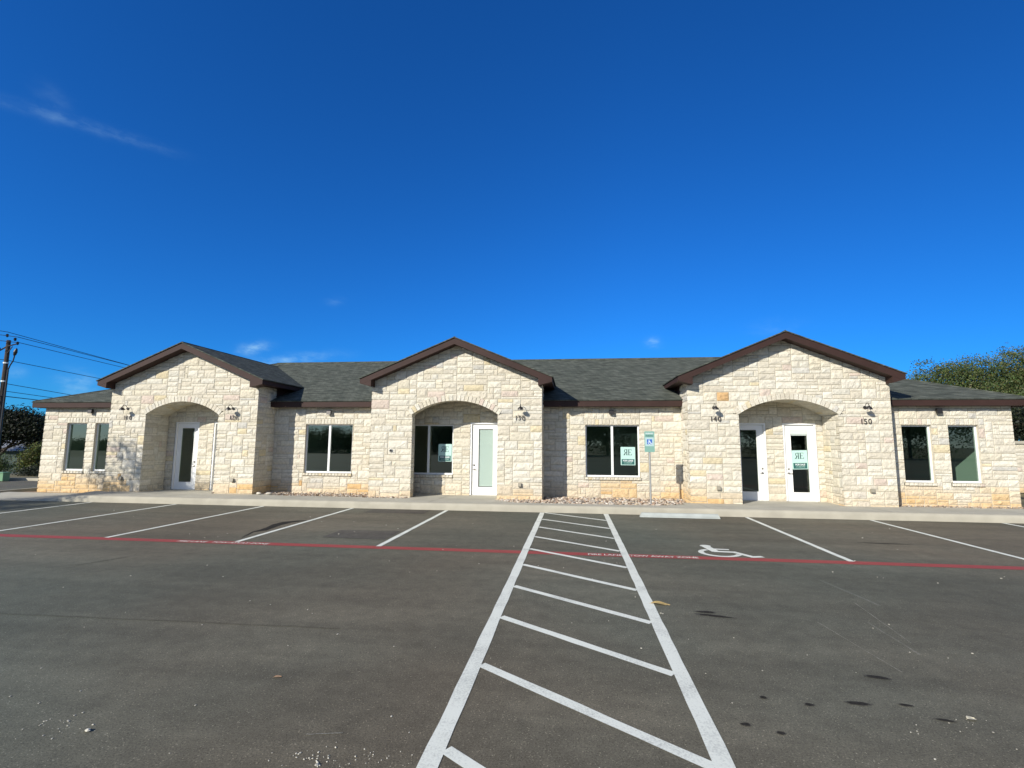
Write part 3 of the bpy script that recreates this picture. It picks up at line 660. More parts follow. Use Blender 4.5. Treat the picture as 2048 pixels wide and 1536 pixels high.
# eaves: fascia boards and soffits
q = MB()
for x0, x1 in ((-11.2, -6.3), (-1.3, 3.9)):
    q.box(x0, x1, EYM, EYM+.03, EZM-.187, EZM-.004); q.box(x0, x1, EYM+.03, YB+.01, EZM-.187, EZM-.165)
for x0, x1, ye, ze, yw in ((XL_, -16.3, EYW, EZW, YW), (9.3, XR_, EYR, EZR, YWR)):
    q.box(x0, x1, ye, ye+.03, ze-.18, ze-.004); q.box(x0, x1, ye+.03, yw+.01, ze-.18, ze-.158)
for x0, x1 in ((XL_, XL_+.03), (XR_-.03, XR_)): q.box(x0, x1, EYW+.03, YBK, EZW-.18, EZW-.004)
q.box(XL_+.03, -19.37, YW+.01, YBK, EZW-.18, EZW-.16); q.box(12.99, XR_-.03, YWR+.01, YBK, EZW-.18, EZW-.16)
q.box(XL_, XR_, YBK, YBK+.03, EZW-.18, EZW-.004)
fm = q.build('fascia', M['trim'], roof)
YG = 15.79
for (x0, x1, a0, a1, xc) in (GA, GC, GD):
    el, er = {GA: (-16.59, -10.38), GC: (-6.95, -.64), GD: (3.20, 9.60)}[(x0, x1, a0, a1, xc)]; zp = 5.315
    zl, zr = 4.0, 4.0
    gr = MB(); YE = 21.6
    for sgn, ex in ((-1, el), (1, er)):
        sl_ = (zp-4.0)/(abs(ex-xc)); exo = ex+sgn*.03; zo = 4.0-sl_*.03
        n_ = Vector((sgn*sl_, 0, 1)).normalized()
        P = [Vector((xc, YG-.03, zp)), Vector((exo, YG-.03, zo)), Vector((exo, YE, zo)), Vector((xc, YE, zp))]
        if sgn > 0: P = P  # winding upward
        else: P = P[::-1]
        P = [p+n_*.03 for p in P]
        nrm = (P[1]-P[0]).cross(P[2]-P[0])
        if nrm.z < 0: P = P[::-1]
        gr.prism(P, -n_*.03)
    gr.tube([(xc, YG+.0, zp+.012), (xc, YE, zp+.012)], .04, 6)
    groof = part(gr, 'gable_roof', M['shingle'])
    f = MB(); fh = .205
    for sgn, ex in ((-1, el), (1, er)):
        sl_ = (zp-4.0)/(abs(ex-xc)); wx = x0 if sgn < 0 else x1
        # rake board
        pts = [(xc, YG, zp-fh), (xc, YG, zp-.003), (ex, YG, 4.0-.003), (ex, YG, 4.0-.15), (ex-sgn*.13, YG, 4.0+.13*sl_-fh)]
        P = pts if sgn < 0 else pts[::-1]
        f.prism(P, (0, .035, 0))
        # eave return block below the rake
        ix = wx-sgn*.10; zr_ = 4.0+abs(ex-ix)*sl_-fh
        pts = [(ex-sgn*.005, YG+.004, 3.845), (ix, YG+.004, 3.745), (ix, YG+.004, zr_+.02), (ex-sgn*.005, YG+.004, 3.95)]
        P = pts if sgn < 0 else pts[::-1]
        f.prism(P, (0, YF-YG-.01, 0))
        # sloping soffit under the rake
        f.prism([(xc, YG+.035, zp-.19), (ix, YG+.035, 4.0+abs(ex-ix)*sl_-.19), (ix, YF+.06, 4.0+abs(ex-ix)*sl_-.19), (xc, YF+.06, zp-.19)] if sgn > 0 else
                [(ix, YG+.035, 4.0+abs(ex-ix)*sl_-.19), (xc, YG+.035, zp-.19), (xc, YF+.06, zp-.19), (ix, YF+.06, 4.0+abs(ex-ix)*sl_-.19)], (0, 0, .15))
        # side eave: fascia and soffit running back into the main roof
        xa, xb = sorted((ex, ex-sgn*.03)); f.box(xa, xb, YG+.035, 19.2, 3.84, 3.985)
        xa, xb = sorted((ex-sgn*.03, wx-sgn*.02)); f.box(xa, xb, YF-.0, 19.2, 3.84, 3.86)
        xa, xb = sorted((wx, wx-sgn*.02)); f.box(xa, xb, YB, 19.2, 3.2, 3.86)
    f.build('fascia', M['trim'], groof)
# walls above the main eave behind gables are closed by the dark soffit boxes

# ------------------------------------------------------------------ things on the walls
def at_wall(name, x, y, z, lab, cat, grp): return empty(name, (x, y, z), lab, cat, grp)
def wall_lamp(x, z, lab):
    t = at_wall('wall_lamp', x, YF, z, lab, 'wall lamp', 'barn style wall lamps on the gables')
    q = MB(); q.lathe([(0,0),(.045,0),(.045,.02),(.02,.028),(0,.03)], (x, YF-.01, z+.02), (0,-1,0), 14); q.build('back_plate', M['dark'], t, smooth=True)
    q = MB(); q.tube([(x, YF-.03, z+.03), (x, YF-.07, z+.09), (x, YF-.13, z+.135), (x, YF-.19, z+.135), (x, YF-.235, z+.09), (x, YF-.25, z+.03)], .009, 8); q.build('arm', M['dark'], t, smooth=True)
    q = MB(); q.lathe([(.018,.05),(.025,.03),(.042,.02),(.07,-.005),(.09,-.04),(.096,-.052),(.09,-.052),(.08,-.035),(.055,-.008),(.0,.0)], (x, YF-.25, z+.01), (0,-.25,1), 22); q.build('lamp_shade', M['dark'], t, smooth=True)
    return t
nums = [(-15.64, 2.72, '110'), (-11.6, 2.73, '120'), (-1.70, 2.72, '130'), (4.33, 2.70, '140'), (8.61, 2.63, '150')]
lampx = [-15.66, -11.64, -1.65, 4.30, 8.62]
for (x, z, n_), lx in zip(nums, lampx):
    wall_lamp(lx, 3.03, 'dark barn style wall lamp above the number %s' % n_)
    t = empty('house_number', (x, YF-.026, z), 'dark metal suite number %s on the pale stone' % n_, 'number sign', 'suite numbers on the gables')
    for i, ch in enumerate(n_): text_mesh('digit', ch, .215, M['num'], upright(x+(i-1)*.125+(.02 if i == 0 else 0), YF-.026, z), t, depth=.006)
def flood(x, y, lab):
    t = at_wall('flood_light', x, y, 2.98, lab, 'flood light', 'small box lights under the eaves')
    q = MB(); q.box(x-.045, x+.045, y-.05, y, 2.93, 3.03); q.build('bracket', M['dark'], t)
    q = MB(); q.prism([(x-.075, y-.13, 2.90), (x+.075, y-.13, 2.90), (x+.075, y-.11, 3.05), (x-.075, y-.11, 3.05)], (0, .07, 0)); q.build('housing', M['dark'], t)
flood(-17.45, YW, 'small dark box light above the left wing windows'); flood(-8.65, YB, 'small dark box light above the two pane window between left and middle gables')
flood(1.28, YB, 'small dark box light above the window with the lease sign'); flood(10.98, YWR, 'small dark box light above the right wing windows')
def tap(x, z, lab):
    t = at_wall('outlet_cover', x, YF, z, lab, 'outlet box', 'weatherproof boxes low on the gables')
    q = MB(); q.box(x-.045, x+.045, YF-.055, YF, z-.06, z+.06); q.build('box_body', M['boxtan'], t)
    q = MB(); q.prism([(x-.05, YF-.085, z-.04), (x+.05, YF-.085, z-.04), (x+.05, YF-.062, z+.07), (x-.05, YF-.062, z+.07)], (0, .02, 0)); q.build('lid', M['boxtan'], t)
for x, l in ((-15.67, 'grey outlet box low on the left pier of the left gable'), (-11.47, 'grey outlet box low on the right pier of the left gable'), (-1.68, 'grey outlet box below an orange stone on the middle gable'),
             (4.35, 'grey outlet box low on the left pier of the right gable'), (8.65, 'grey outlet box low on the right pier of the right gable')): tap(x, .61, l)
t = at_wall('wall_box', -5.94, YF, 1.66, 'open round junction box with dark hole on the middle gable', 'junction box', None)
q = MB(); q.lathe([(.055,0),(.06,.012),(.045,.014),(.04,.0)], (-5.94, YF-.015, 1.66), (0,-1,0), 16); q.build('rim', M['steel'], t); q = MB(); q.lathe([(.04,.002),(.0,.002)], (-5.94, YF-.015, 1.66), (0,-1,0), 16); q.tube([(-5.94, YF-.02, 1.66), (-5.91, YF-.05, 1.64), (-5.89, YF-.045, 1.62)], .008, 6); q.build('socket', M['dark'], t)

# monogram and lettering on the window signs
def monogram(q, x, y, z, h):
    """mirrored R and E, serif"""
    def P(pts, ox, mir=1): 
        pp = [(x+(ox+mir*px)*h, y, z+pz_*h) for px, pz_ in pts]
        if mir < 0: pp = pp[::-1]
        q.face(pp)
    # R, drawn as usual and mirrored about its own stem
    ox = -.06
    for pts in ([(0.06,0),(.20,0),(.20,1),(.06,1)], [(0,0),(.26,0),(.26,.05),(0,.05)], [(0,.95),(.26,.95),(.26,1),(0,1)],
                [(.20,.93),(.20,1),(.42,1),(.46,.94)], [(.20,.47),(.46,.52),(.42,.46),(.20,.42)], [(.28,.46),(.42,.48),(.66,.0),(.50,.0)], [(.44,0),(.74,0),(.74,.05),(.44,.05)]):
        P(pts, ox, -1)
    arc = [(.42+.17*math.sin(R(t)), .73+.27*math.cos(R(t))) for t in range(0, 181, 20)]; inn = [(.40+.08*math.sin(R(t)), .73+.21*math.cos(R(t))) for t in range(0, 181, 20)]
    for i in range(len(arc)-1): P([inn[i], inn[i+1], arc[i+1], arc[i]], ox, -1)
    ox = .02
    for pts in ([(.06,0),(.20,0),(.20,1),(.06,1)], [(0,0),(.64,0),(.66,.05),(0,.05)], [(0,.95),(.62,.95),(.60,1),(0,1)], [(.20,.47),(.44,.47),(.44,.53),(.20,.53)],
                [(.40,.40),(.44,.40),(.44,.60),(.40,.60)], [(.58,.95),(.52,.95),(.60,.76),(.63,.76)], [(.60,.05),(.52,.05),(.63,.26),(.67,.26)]): P(pts, ox)
def window_sign(x, y, z, rot, second, lab):
    t = empty('window_sign', (x, y, z), lab, 'window sign', 'pale green agency signs in windows and doors')
    w, h = .475, .60; q = MB(); q.box(x-w/2, x+w/2, y, y+.004, z-h/2, z+h/2); q.build('panel', M['mint'], t)
    q = MB(); q.face([(x-w/2+.03, y-.002, z-h/2+.02), (x+w/2-.03, y-.002, z-h/2+.02), (x+w/2-.03, y-.002, z-.10), (x-w/2+.03, y-.002, z-.10)]); q.build('band', M['teal'], t)
    q = MB(); monogram(q, x, y-.003, z+.03, .19); q.build('monogram', M['ink'], t)
    text_mesh('lettering', second, .075, M['signwhite'], upright(x, y-.005, z-.155), t, bold=.002, sx=.92); text_mesh('lettering', '512.000.0000', .05, M['mint'], upright(x, y-.005, z-.225), t)
    if rot: t.rotation_euler = (0, R(rot), 0)
    return t
gy = YB+.085+.03-.012
window_sign(1.815, gy, 1.525, 0, 'FOR LEASE', 'pale green FOR LEASE sign in the window behind the parking sign')
window_sign(-4.42, gy, 1.58, 0, 'FOR LEASE', 'pale green FOR LEASE sign in the porch window of the middle gable')
window_sign(7.19, g150[4]-.012, 1.46, -1.5, 'FOR SALE', 'pale green FOR SALE sign on the door under the right arch')

# accessible parking sign
t = empty('parking_sign', (2.28, 15.58, .15), 'green and white accessible parking sign on a galvanised post in the river rock', 'parking sign')
q = MB(); q.tube([(2.273, 15.605, .0), (2.268, 15.605, 2.24)], .026, 10); q.build('post', M['steel'], t, smooth=True)
sx0, sx1, sz0, sz1 = 2.122, 2.418, 1.685, 2.304; yp = 15.57
q = MB(); r = .03; P = []
for cx, cz, a0 in ((sx0+r, sz0+r, 180), (sx1-r, sz0+r, 270), (sx1-r, sz1-r, 0), (sx0+r, sz1-r, 90)):
    for k_ in range(5): an = R(a0+k_*22.5); P.append((cx+r*math.cos(an), yp, cz+r*math.sin(an)))
q.prism(P, (0, .004, 0)); q.build('sign_panel', M['signgreen'], t)
q = MB(); q.face([(sx0+.022, yp-.002, 1.86), (sx1-.022, yp-.002, 1.86), (sx1-.022, yp-.002, 2.12), (sx0+.022, yp-.002, 2.12)]); q.build('sign_field', M['signpale'], t)
q = MB(); q.face([(2.27-.075, yp-.004, 1.915), (2.27+.075, yp-.004, 1.915), (2.27+.075, yp-.004, 2.065), (2.27-.075, yp-.004, 2.065)]); q.build('blue_square', M['signblue'], t)
q = MB(); symbol(Matrix(((1,0,0,2.258),(0,0,-1,yp-.006),(0,1,0,1.925),(0,0,0,1))), q, .13); q.build('symbol', M['signwhite'], t)
text_mesh('lettering', 'RESERVED', .05, M['signwhite'], upright(2.27, yp-.004, 2.235), t, bold=.001); text_mesh('lettering', 'PARKING', .05, M['teal'], upright(2.27, yp-.004, 2.165), t, bold=.001)

# wheel stop
q = MB(); X0, X1 = 1.74, 3.78; prof = [(13.93, .008), (13.935, .06), (13.975, .118), (14.055, .118), (14.095, .06), (14.10, .008)]
n = len(prof)
for i in range(n-1): q.face([(X0+.0, prof[i][0], prof[i][1]), (X1, prof[i][0], prof[i][1]), (X1-.05*(prof[i+1][1]/.118), prof[i+1][0], prof[i+1][1]), (X0+.05*(prof[i+1][1]/.118), prof[i+1][0], prof[i+1][1])] if False else
    [(X0+.05*prof[i][1]/.118, *prof[i]), (X1-.05*prof[i][1]/.118, *prof[i]), (X1-.05*prof[i+1][1]/.118, *prof[i+1]), (X0+.05*prof[i+1][1]/.118, *prof[i+1])])
q.face([(X0+.05*p[1]/.118, *p) for p in prof]); q.face([(X1-.05*p[1]/.118, *p) for p in prof][::-1])
setp(q.build('wheel_stop', M['stopc']), 'pale concrete wheel stop lying by the kerb of the accessible bay', 'wheel stop')

# river rock beds (nobody could count them)
def ico(q, c, rx, ry, rz, col, rnd, rot):
    V = [(-.52,0,.85),(.52,0,.85),(-.52,0,-.85),(.52,0,-.85),(0,.85,.52),(0,.85,-.52),(0,-.85,.52),(0,-.85,-.52),(.85,.52,0),(-.85,.52,0),(.85,-.52,0),(-.85,-.52,0)]
    F = [(0,4,1),(0,9,4),(9,5,4),(4,5,8),(4,8,1),(8,10,1),(8,3,10),(5,3,8),(5,2,3),(2,7,3),(7,10,3),(7,6,10),(7,11,6),(11,0,6),(0,1,6),(6,1,10),(9,0,11),(9,11,2),(9,2,5),(7,2,11)]
    cr, sr = math.cos(rot), math.sin(rot); P = []
    for x, y, z in V:
        k_ = 1+rnd.uniform(-.2, .2); x, y, z = x*rx*k_, y*ry*k_, z*rz*k_; P.append((c[0]+x*cr-y*sr, c[1]+x*sr+y*cr, c[2]+z))
    for f in F: q.face([P[i] for i in reversed(f)], col)
RC = [(.42,.33,.24), (.34,.25,.18), (.50,.44,.36), (.28,.22,.17), (.55,.50,.43), (.40,.28,.20), (.22,.19,.16), (.47,.38,.27)]
def rocks(region, n, size, seed, lab):
    rnd = random.Random(seed); q = MB()
    for i in range(n):
        while True:
            x = rnd.uniform(region[0], region[1]); y = rnd.uniform(region[2], region[3])
            if y > pave_back(x)+.03: break
        s = rnd.uniform(*size); c = rnd.choice(RC); kf = rnd.uniform(.8, 1.2)
        ico(q, (x, y, .125+rnd.uniform(0, .05)), s, s*rnd.uniform(.55, .9), s*rnd.uniform(.35, .6), tuple(v*kf for v in c), rnd, rnd.uniform(0, 6.3))
    setp(q.build('river_rock', M['rock'], smooth=False), lab, kind='stuff')
rocks((-2.45, -.99, 15.3, 16.12), 330, (.025, .055), 1, 'brown river rock in front of the right pier of the middle gable')
rocks((-.98, 3.5, 15.05, 17.18), 1500, (.03, .065), 2, 'bed of brown and white river rock between middle and right gables')
rocks((-9.9, -6.7, 16.0, 17.18), 520, (.02, .045), 3, 'thin brown gravel along the wall left of the middle gable')
rocks((-6.7, -5.3, 15.84, 16.13), 170, (.02, .045), 4, 'thin brown gravel at the left pier of the middle gable')
rocks((9.0, 13.2, 16.4, 16.74), 420, (.015, .035), 5, 'thin line of gravel at the foot of the right wing')
rocks((-10.7, -9.9, 16.25, 17.1), 120, (.02, .05), 6, 'loose gravel in the corner right of the left gable')
rnd = random.Random(8)
for i, (x, y, s, l) in enumerate([(-10.45, 16.1, .10, 'white rounded rock nearest the right corner of the left gable'), (-10.1, 16.12, .11, 'long pale rock right of the white rounded one'), (-9.75, 16.2, .07, 'small dark rock at the end of the three rocks'), (-12.05, 16.02, .05, 'small brown rock at the foot of the left gable pier')]):
    q = MB(); ico(q, (x, y, .20), s*1.3, s*.8, s*.6, (.5, .46, .38) if i < 2 else (.22, .17, .13), rnd, rnd.uniform(-.3, .3)); o = q.build('rock', M['rock'], smooth=False, merge=True)
    md = o.modifiers.new('s', 'SUBSURF'); md.levels = 1; md.render_levels = 1; setp(o, l, 'rock', 'loose rocks at the left gable corner')

# small things lying on the asphalt
def leaf(x, y, L, Wd, rot, col, lab):
    q = MB(); n = 8; cr, sr = math.cos(R(rot)), math.sin(R(rot)); A, B, Cc = [], [], []
    for i in range(n+1):
        u = i/n; w = Wd*math.sin(math.pi*u)**.8*.5; px = (u-.5)*L; z = .006+.05*L*math.sin(u*5)
        A.append((x+px*cr-w*sr, y+px*sr+w*cr, z+.10*Wd)); B.append((x+px*cr+w*sr, y+px*sr-w*cr, z+.06*Wd)); Cc.append((x+px*cr, y+px*sr, z))
    for i in range(n): q.face([Cc[i], Cc[i+1], A[i+1], A[i]]); q.face([B[i], B[i+1], Cc[i+1], Cc[i]])
    q.tube([Cc[0], (x-(.62*L)*cr, y-(.62*L)*sr, .006)], .0012, 5)
    setp(q.build('leaf', mat('dry_leaf', col, .8, var=(30, .25)), merge=True), lab, 'leaf')
leaf(1.03, 6.50, .22, .10, -4, (.42, .30, .11), 'dry yellow leaf beside the right line of the hatched aisle')
leaf(2.76, 4.16, .07, .05, 20, (.55, .50, .36), 'small pale leaf at the lower right of the car park')
leaf(-2.40, 4.11, .06, .035, 25, (.35, .22, .12), 'small brown leaf on the open asphalt at left')
rnd = random.Random(21); q = MB()
def chip(x, y, s):
    kq = rnd.uniform(.7, 1.1)
    ico(q, (x, y, s*.35), s, s*.7, s*.45, tuple(v*kq for v in (.52, .49, .40)), rnd, rnd.uniform(0, 6))
for i in range(150):
    y = 2.6+10.5*rnd.random()**1.5; x = rnd.uniform(-1.2, .95)*y; chip(x, y, rnd.uniform(.003, .007)*(1+.12*y))
for cx, cy, n_, sp in ((-3.45, 3.28, 26, .16), (-1.55, 3.13, 40, .14), (-1.2, 3.2, 20, .12), (.72, 8.6, 14, .16), (2.75, 4.1, 8, .12), (2.6, 3.9, 8, .25), (2.9, 3.6, 12, .5)):
    for i in range(n_): chip(rnd.gauss(cx, sp), rnd.gauss(cy, sp*.4), rnd.uniform(.003, .009))
chip(-3.19, 3.22, .024); chip(-1.52, 3.08, .017); chip(-4.87, 10.35, .025)
setp(q.build('stone_chips', M['rock']), 'tiny pale stone chips scattered over the asphalt', kind='stuff')
# faint scrapes on the asphalt
M['scrape'] = mat('scrape', (.19, .185, .15), .9, var=(60, .5))
for x0, y0, x1, y1, l in ((3.4, 6.9, 3.25, 5.6, 'upper pale tyre scrape on the right asphalt'), (2.62, 6.1, 2.75, 4.9, 'lower pale scrape right of the aisle'), (-1.75, 3.37, -1.52, 3.42, 'short pale scrape at the bottom left')):
    strip('scrape_mark', x0, y0, x1, y1, .008, M['scrape'], .004, l, jit=.003, n=14)

# ------------------------------------------------------------------ trees
def tree(x, y, z0, h, crown, trunk_r, seed, lab, cols, leafs=.16, n=6000, grp=None, name='tree', spread=1.0, fill=.5):
    """crown = list of (dx, dy, dz, rx, ry, rz) lumps"""
    rnd = random.Random(seed); t = empty(name, (x, y, z0), lab, 'tree' if name == 'tree' else name.replace('_', ' '), grp)
    q = MB()
    if trunk_r > 0:
        cz = sum(c[2] for c in crown)/len(crown)
        q.tube([(x, y, z0-.3), (x+rnd.uniform(-.1,.1), y, z0+cz*.4), (x+rnd.uniform(-.2,.2), y, z0+cz)], [trunk_r*1.2, trunk_r, trunk_r*.6], 9)
        for c in crown:
            e_ = Vector((x+c[0]*.9, y+c[1]*.9, z0+c[2]+c[5]*.3)); s0 = Vector((x, y, z0+cz*rnd.uniform(.35, .7))); md = (s0+e_)/2+Vector((rnd.uniform(-.2,.2), rnd.uniform(-.2,.2), .2))
            q.tube([s0, md, e_], [trunk_r*.5, trunk_r*.3, trunk_r*.12], 6)
            for _ in range(4):
                e2 = md+Vector((rnd.gauss(0,1)*c[3]*.7, rnd.gauss(0,1)*c[4]*.6, rnd.uniform(-.1, .9)*c[5])); q.tube([md, (md+e2)/2+Vector((0,0,.1)), e2], [trunk_r*.2, trunk_r*.12, trunk_r*.05], 5)
        q.build('trunk', M['bark'], t)
    L = MB(); tot = sum(c[3]*c[4]*c[5] for c in crown)**1
    for c in crown:
        m_ = int(n*c[3]*c[4]*c[5]/tot); nt_ = max(6, m_//26); tw = []
        for _ in range(nt_):
            d = Vector((rnd.gauss(0,1), rnd.gauss(0,1), rnd.gauss(0,1))).normalized(); rr = rnd.random()**fill
            k_ = 1+.35*noise.noise(d*2.2+Vector((seed, c[0], c[2])))
            tw.append((Vector((x+c[0]+d.x*rr*c[3]*k_, y+c[1]+d.y*rr*c[4]*k_, z0+c[2]+d.z*rr*c[5]*k_)), rnd.choice(cols), rnd.uniform(.7, 1.3)))
        for p, base, kk in tw:
            for _ in range(26):
                pp = p+Vector((rnd.gauss(0,1), rnd.gauss(0,1), rnd.gauss(0,1)*.6))*leafs*1.7*spread
                a_ = Vector((rnd.gauss(0,1), rnd.gauss(0,1), rnd.gauss(0,1)+.3)).normalized(); b2 = a_.orthogonal().normalized(); cc = a_.cross(b2)
                s = leafs*rnd.uniform(.5, 1.1); col = tuple(v*kk*rnd.uniform(.8, 1.2) for v in base)
                L.face([pp-b2*s*.5, pp+cc*s*.28, pp+b2*s*.5, pp-cc*s*.28], col)
    L.build('crown', M['leaf'], t); return t
OAK = [(.075,.105,.034), (.09,.12,.04), (.055,.082,.026), (.12,.135,.05), (.08,.105,.03)]
DARK = [(.012,.018,.009), (.016,.022,.010), (.010,.014,.008), (.022,.028,.012)]  # near black greens; shade on the left tree is put into the leaf colour
YEL = [(.10,.12,.03), (.13,.14,.035), (.07,.09,.025), (.09,.10,.03)]
def lumps(seed, n, w, d, h, r):
    rn = random.Random(seed); return [(rn.uniform(-w, w), rn.uniform(-d, d), rn.uniform(h*.45, h-r), r*rn.uniform(.7, 1.25), r*rn.uniform(.7, 1.1), r*rn.uniform(.6, .95)) for _ in range(n)]
# right, beyond the roof
tree(30.9, 44, .45, 9, [(-3.6,0,5.6,2.2,2.2,1.5), (-1.2,0,6.6,2.4,2.2,1.7), (1.4,.5,6.9,2.5,2.3,1.9), (.5,-1,4.4,3.0,2.4,2.2), (-2.4,-1,4.0,2.6,2.2,2.0), (2.8,0,5.0,2.4,2.2,2.2)], .3, 1, 'olive green tree showing over the right wing roof', OAK, leafs=.17, n=60000, grp='trees behind the right wing')
tree(37.2, 45, .55, 10, [(-1.8,0,7.2,2.3,2.2,2.0), (.8,0,8.2,2.3,2.2,1.9), (0,-.5,5.6,3.4,2.6,2.4), (-2.6,0,4.6,2.2,2.2,2.0), (2,0,6,2.6,2.4,2.4), (-1,-1,2.9,3,2.2,1.8)], .35, 2, 'tallest green tree at the right edge of the picture', OAK+[(.13,.135,.05)], leafs=.17, n=65000, grp='trees behind the right wing')
tree(27.6, 47, .5, 7, [(0,0,5.7,2.2,2,1.4), (-1.5,0,4.4,2,2,1.6), (1.8,0,4.8,2.2,2,1.8)], .25, 3, 'lower dark tree just right of the right gable', OAK[:3], leafs=.17, n=26000, grp='trees behind the right wing')
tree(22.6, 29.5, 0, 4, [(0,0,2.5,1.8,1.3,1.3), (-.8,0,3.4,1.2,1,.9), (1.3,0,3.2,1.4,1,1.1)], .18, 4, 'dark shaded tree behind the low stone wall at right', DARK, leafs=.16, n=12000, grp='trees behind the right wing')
# low stone wall far right
fwl = empty('boundary_wall', (20.5, 24, 0), 'grey rough stone boundary wall with pale cap at the far right edge', 'wall')
q = MB(); stone_wall((0, 24, 0), FX, 17.2, 24, 0, 2.05, 71, q=q); q.box(17.2, 24, 24.02, 24.3, 0, 2.05, (.4,.38,.33)); q.build('wall_body', M['stone'], fwl)
q = MB(); q.box(17.15, 24.05, 23.94, 24.36, 2.05, 2.17); q.build('coping', M['kerbc'], fwl)

# left background
def AT(u, v, y): d = raydir(u, v); return EYE + d*(y/d.y)
tree(-54.0, 42, -1.3, 6.2, [(-3.2,0,4.8,2.0,2,1.3), (-1.2,0,5.1,1.8,2,1.2), (.8,0,5.0,1.8,2,1.2), (2.6,0,4.8,1.7,2,1.3), (4.2,0,4.3,1.3,1.8,1.2), (-1.5,-.5,4.0,2.6,2,.9), (1.5,-.5,3.9,2.4,2,.85), (4.4,.3,2.9,1.2,1.4,1.0)], .30, 5, 'large tree with shade in its near black leaf colour at the left edge beside the building', DARK, leafs=.24, n=40000, grp='trees at the left edge')
tree(AT(66,925,36).x, 36, -1.2, 3.6, [(0,0,1.7,.60,.8,.75), (-.35,0,1.0,.75,.8,.6), (.45,0,2.3,.45,.6,.7), (.2,0,.7,.9,.8,.6)], .08, 6, 'yellow green bushy tree beside the left wing', YEL, leafs=.17, n=9000, grp='trees at the left edge')
tree(AT(58,962,24).x, 24, -.0, .8, [(0,0,.25,.5,.4,.28), (.6,0,.28,.5,.4,.32), (-.5,.1,.18,.4,.4,.2)], 0, 9, 'low dark shrub on the verge behind the driveway', DARK+[(.03,.04,.015)], leafs=.09, n=2500, name='shrub')
tree(AT(2,935,27).x, 27, -.1, 1.6, [(0,0,.7,.4,.4,.45), (.1,0,.4,.45,.4,.35)], .04, 10, 'small green bush at the very left edge', YEL[2:]+OAK, leafs=.11, n=1600, name='shrub')
hs_ = empty('house', (-58, 46, -1.4), 'low dark house with a pale ribbed metal roof behind the trees', 'house')
q = MB(); q.box(-66, -49.5, 45.6, 52, -1.4, .95); q.build('wall', M['siding'], hs_)
q = MB(); z0_, z1_, ya, yb = .85, 2.35, 45.0, 49.0
for i in range(60):
    xa = -66.6+i*.3; q.face([(xa, ya, z0_), (xa+.3, ya, z0_), (xa+.3, yb, z1_), (xa, yb, z1_)]); q.prism([(xa, ya-.005, z0_+.01), (xa+.07, ya-.005, z0_+.01), (xa+.07, ya-.005, z0_+.07), (xa, ya-.005, z0_+.07)], (0, yb-ya, z1_-z0_))
q.face([(-48.6, yb, z1_), (-66.6, yb, z1_), (-66.6, 53, z0_), (-48.6, 53, z0_)][::-1]); q.build('roof', M['metalroof'], hs_)
q = MB(); q.box(-60.2, -58.6, 45.55, 45.62, -.6, .6); q.build('window', M['dark'], hs_)
q = MB(); x, y = -26.95, 20.9
q.box(x-.57, x+.57, y, y+.3, .02, .37); q.box(x-.6, x+.6, y-.03, y+.33, .37, .42)
setp(q.build('utility_box', M['boxgreen']), 'low green utility box at the left edge beside the driveway', 'utility box')
k2 = MB(); k2.box(-60, -23.3, 21.6, 21.75, -.05, .12); setp(k2.build('kerb', M['kerbc']), 'kerb on the far side of the driveway at left', kind='structure')
k3 = MB(); k3.box(-20.55, -20.4, 15.9, 27, -.05, .11); setp(k3.build('kerb', M['kerbc']), 'kerb between the driveway and the left side of the building', kind='structure')
v_ = MB(); v_.face([(-60, 21.75, .05), (-24.2, 21.75, .05), (-24.2, 25.0, .06), (-60, 25.0, .06)]); setp(v_.build('grass_verge', M['ground']), 'dry grass verge behind the driveway kerb', kind='structure')

# utility pole, street lamp, wires
pt = empty('utility_pole', (-41.15, 32, -.8), 'dark wooden utility pole with insulators at the left edge', 'utility pole')
q = MB(); q.tube([(-41.3, 32, -1.2), (-41.3, 32, 9.25)], [.19, .13], 10); q.build('pole', M['wood'], pt, smooth=True)
q = MB(); q.tube([(-41.95, 32, 8.5), (-41.3, 31.9, 8.75), (-40.45, 31.9, 8.95)], .05, 6); q.tube([(-41.2, 31.9, 8.2), (-40.8, 31.9, 8.75)], .03, 6); q.build('cross_arm', M['wood'], pt)
for x, z in ((-41.35, 9.6), (-40.65, 9.3), (-40.4, 9.0), (-41.9, 8.6)):
    q = MB(); q.lathe([(0,-.16),(.04,-.12),(.10,-.05),(.06,0),(.10,.05),(.04,.1),(0,.12)], (x, 31.9, z), n=10); q.build('insulator', M['dark'], pt, smooth=True)
for z in (7.55, 6.2):
    q = MB(); q.lathe([(.17,-.05),(.17,.05)], (-41.3, 32, z), n=10); q.build('collar', M['signwhite'], pt)
st_ = empty('street_lamp', (-40.3, 31.5, -.8), 'thin dark street lamp pole with a curved arm beside the utility pole', 'street lamp')
pA, pB, pC = AT(16, 740, 31.5), AT(26, 722, 31.5), AT(31, 704, 31.5)
q = MB(); q.tube([(pA.x, 31.5, -1), (pA.x, 31.5, pA.z)], [.08, .055], 8); q.build('pole', M['dark'], st_, smooth=True)
q = MB(); q.tube([tuple(pA), tuple((pA+pB)/2+Vector((-.03,0,.03))), tuple(pB), tuple(AT(29, 712, 31.5))], .04, 8); q.build('arm', M['dark'], st_, smooth=True)
q = MB(); q.lathe([(0,-.35),(.09,-.2),(.12,0),(.07,.22),(0,.3)], tuple(pC), (.25,0,1), 10); q.build('lamp_head', M['dark'], st_, smooth=True)
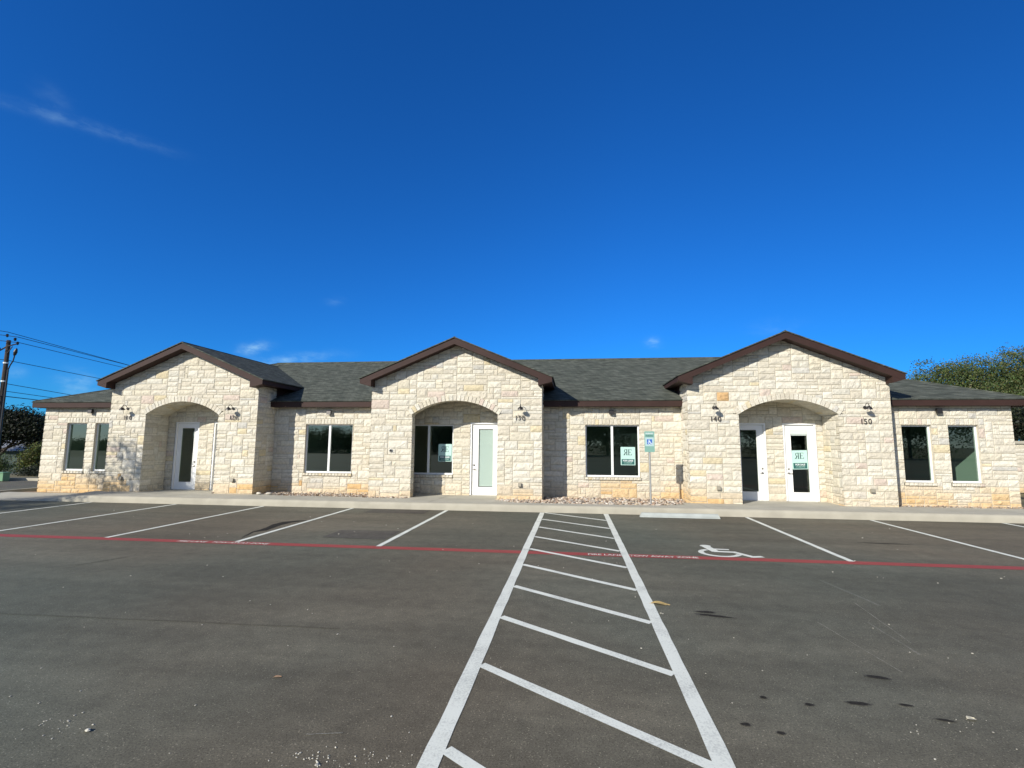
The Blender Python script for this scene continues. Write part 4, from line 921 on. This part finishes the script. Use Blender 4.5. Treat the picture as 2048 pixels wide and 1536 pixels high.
for (u0, v0, u1, v1, ex, l) in [(15, 664, 160, 704.5, 0, 'topmost thin power line from the pole top'), (35, 674, 160, 706.5, 0, 'second power line just under the topmost one'), (40, 685.7, 160, 715, 0, 'third power line leaving the pole bracket'),
        (14, 720.5, 160, 750, 0, 'power line in the middle of the seven'), (10, 767, 143, 790.6, 0, 'upper of the three low lines above the left roof'), (5, 781.5, 109, 796.5, 0, 'middle of the three low lines above the left roof'), (8, 792.4, 88, 801.8, 0, 'lowest thickest line touching the left roof')]:
    sl_ = (v1-v0)/(u1-u0); A = AT(u0, v0, 32); B = AT(u0+(u1-u0)*2.3, v0+(v1-v0)*2.25, 50); Lf = AT(-90, v0-sl_*60, 30)
    q = MB(); pts = [tuple(Lf), tuple(A)] + [tuple(A.lerp(B, k_/10)-Vector((0,0,.9*math.sin(math.pi*k_/10)*.0))) for k_ in range(1, 11)]
    q.tube(pts, .022 if 'thick' not in l else .032, 5); setp(q.build('power_line', M['wire']), l, 'power line', 'overhead lines at the left')

# trees behind the photographer: they show mirrored in the glass, and shade the left end
rn = random.Random(77)
for i in range(26):
    x = -104+i*8.4+rn.uniform(-2, 2); y = -62+rn.uniform(-5, 5)
    h = 1.9+rn.random()*.8 if x < -58 else (4.8+rn.random()*2.6 if x < -20 else (8.5+rn.random()*2.5 if x < 45 else 13+rn.random()*2))
    tree(x, y, 0, h, lumps(i+100, 7, 5.2, 2, h, h*.33) + [(0,0,h*.3,7,2.5,h*.33)], .25, i+200, 'tree number %d from the left in the row across the road behind the photographer' % (i+1), OAK, leafs=.42, n=11000, spread=1.3, grp='row of trees behind the photographer')
tree(-22.6, 6.3, 0, 7, [(0,0,5.2,1.5,1.4,1.2), (.9,.6,6.6,1.1,1.1,1.0), (-.9,.2,6.2,1.1,1.1,.9), (1.6,-.4,4.4,.8,.8,.6), (-.4,.5,3.3,1.3,1.2,.9)], .12, 300, 'young oak left of the photographer that dapples the left gable', OAK, leafs=.13, n=9500, fill=.6)
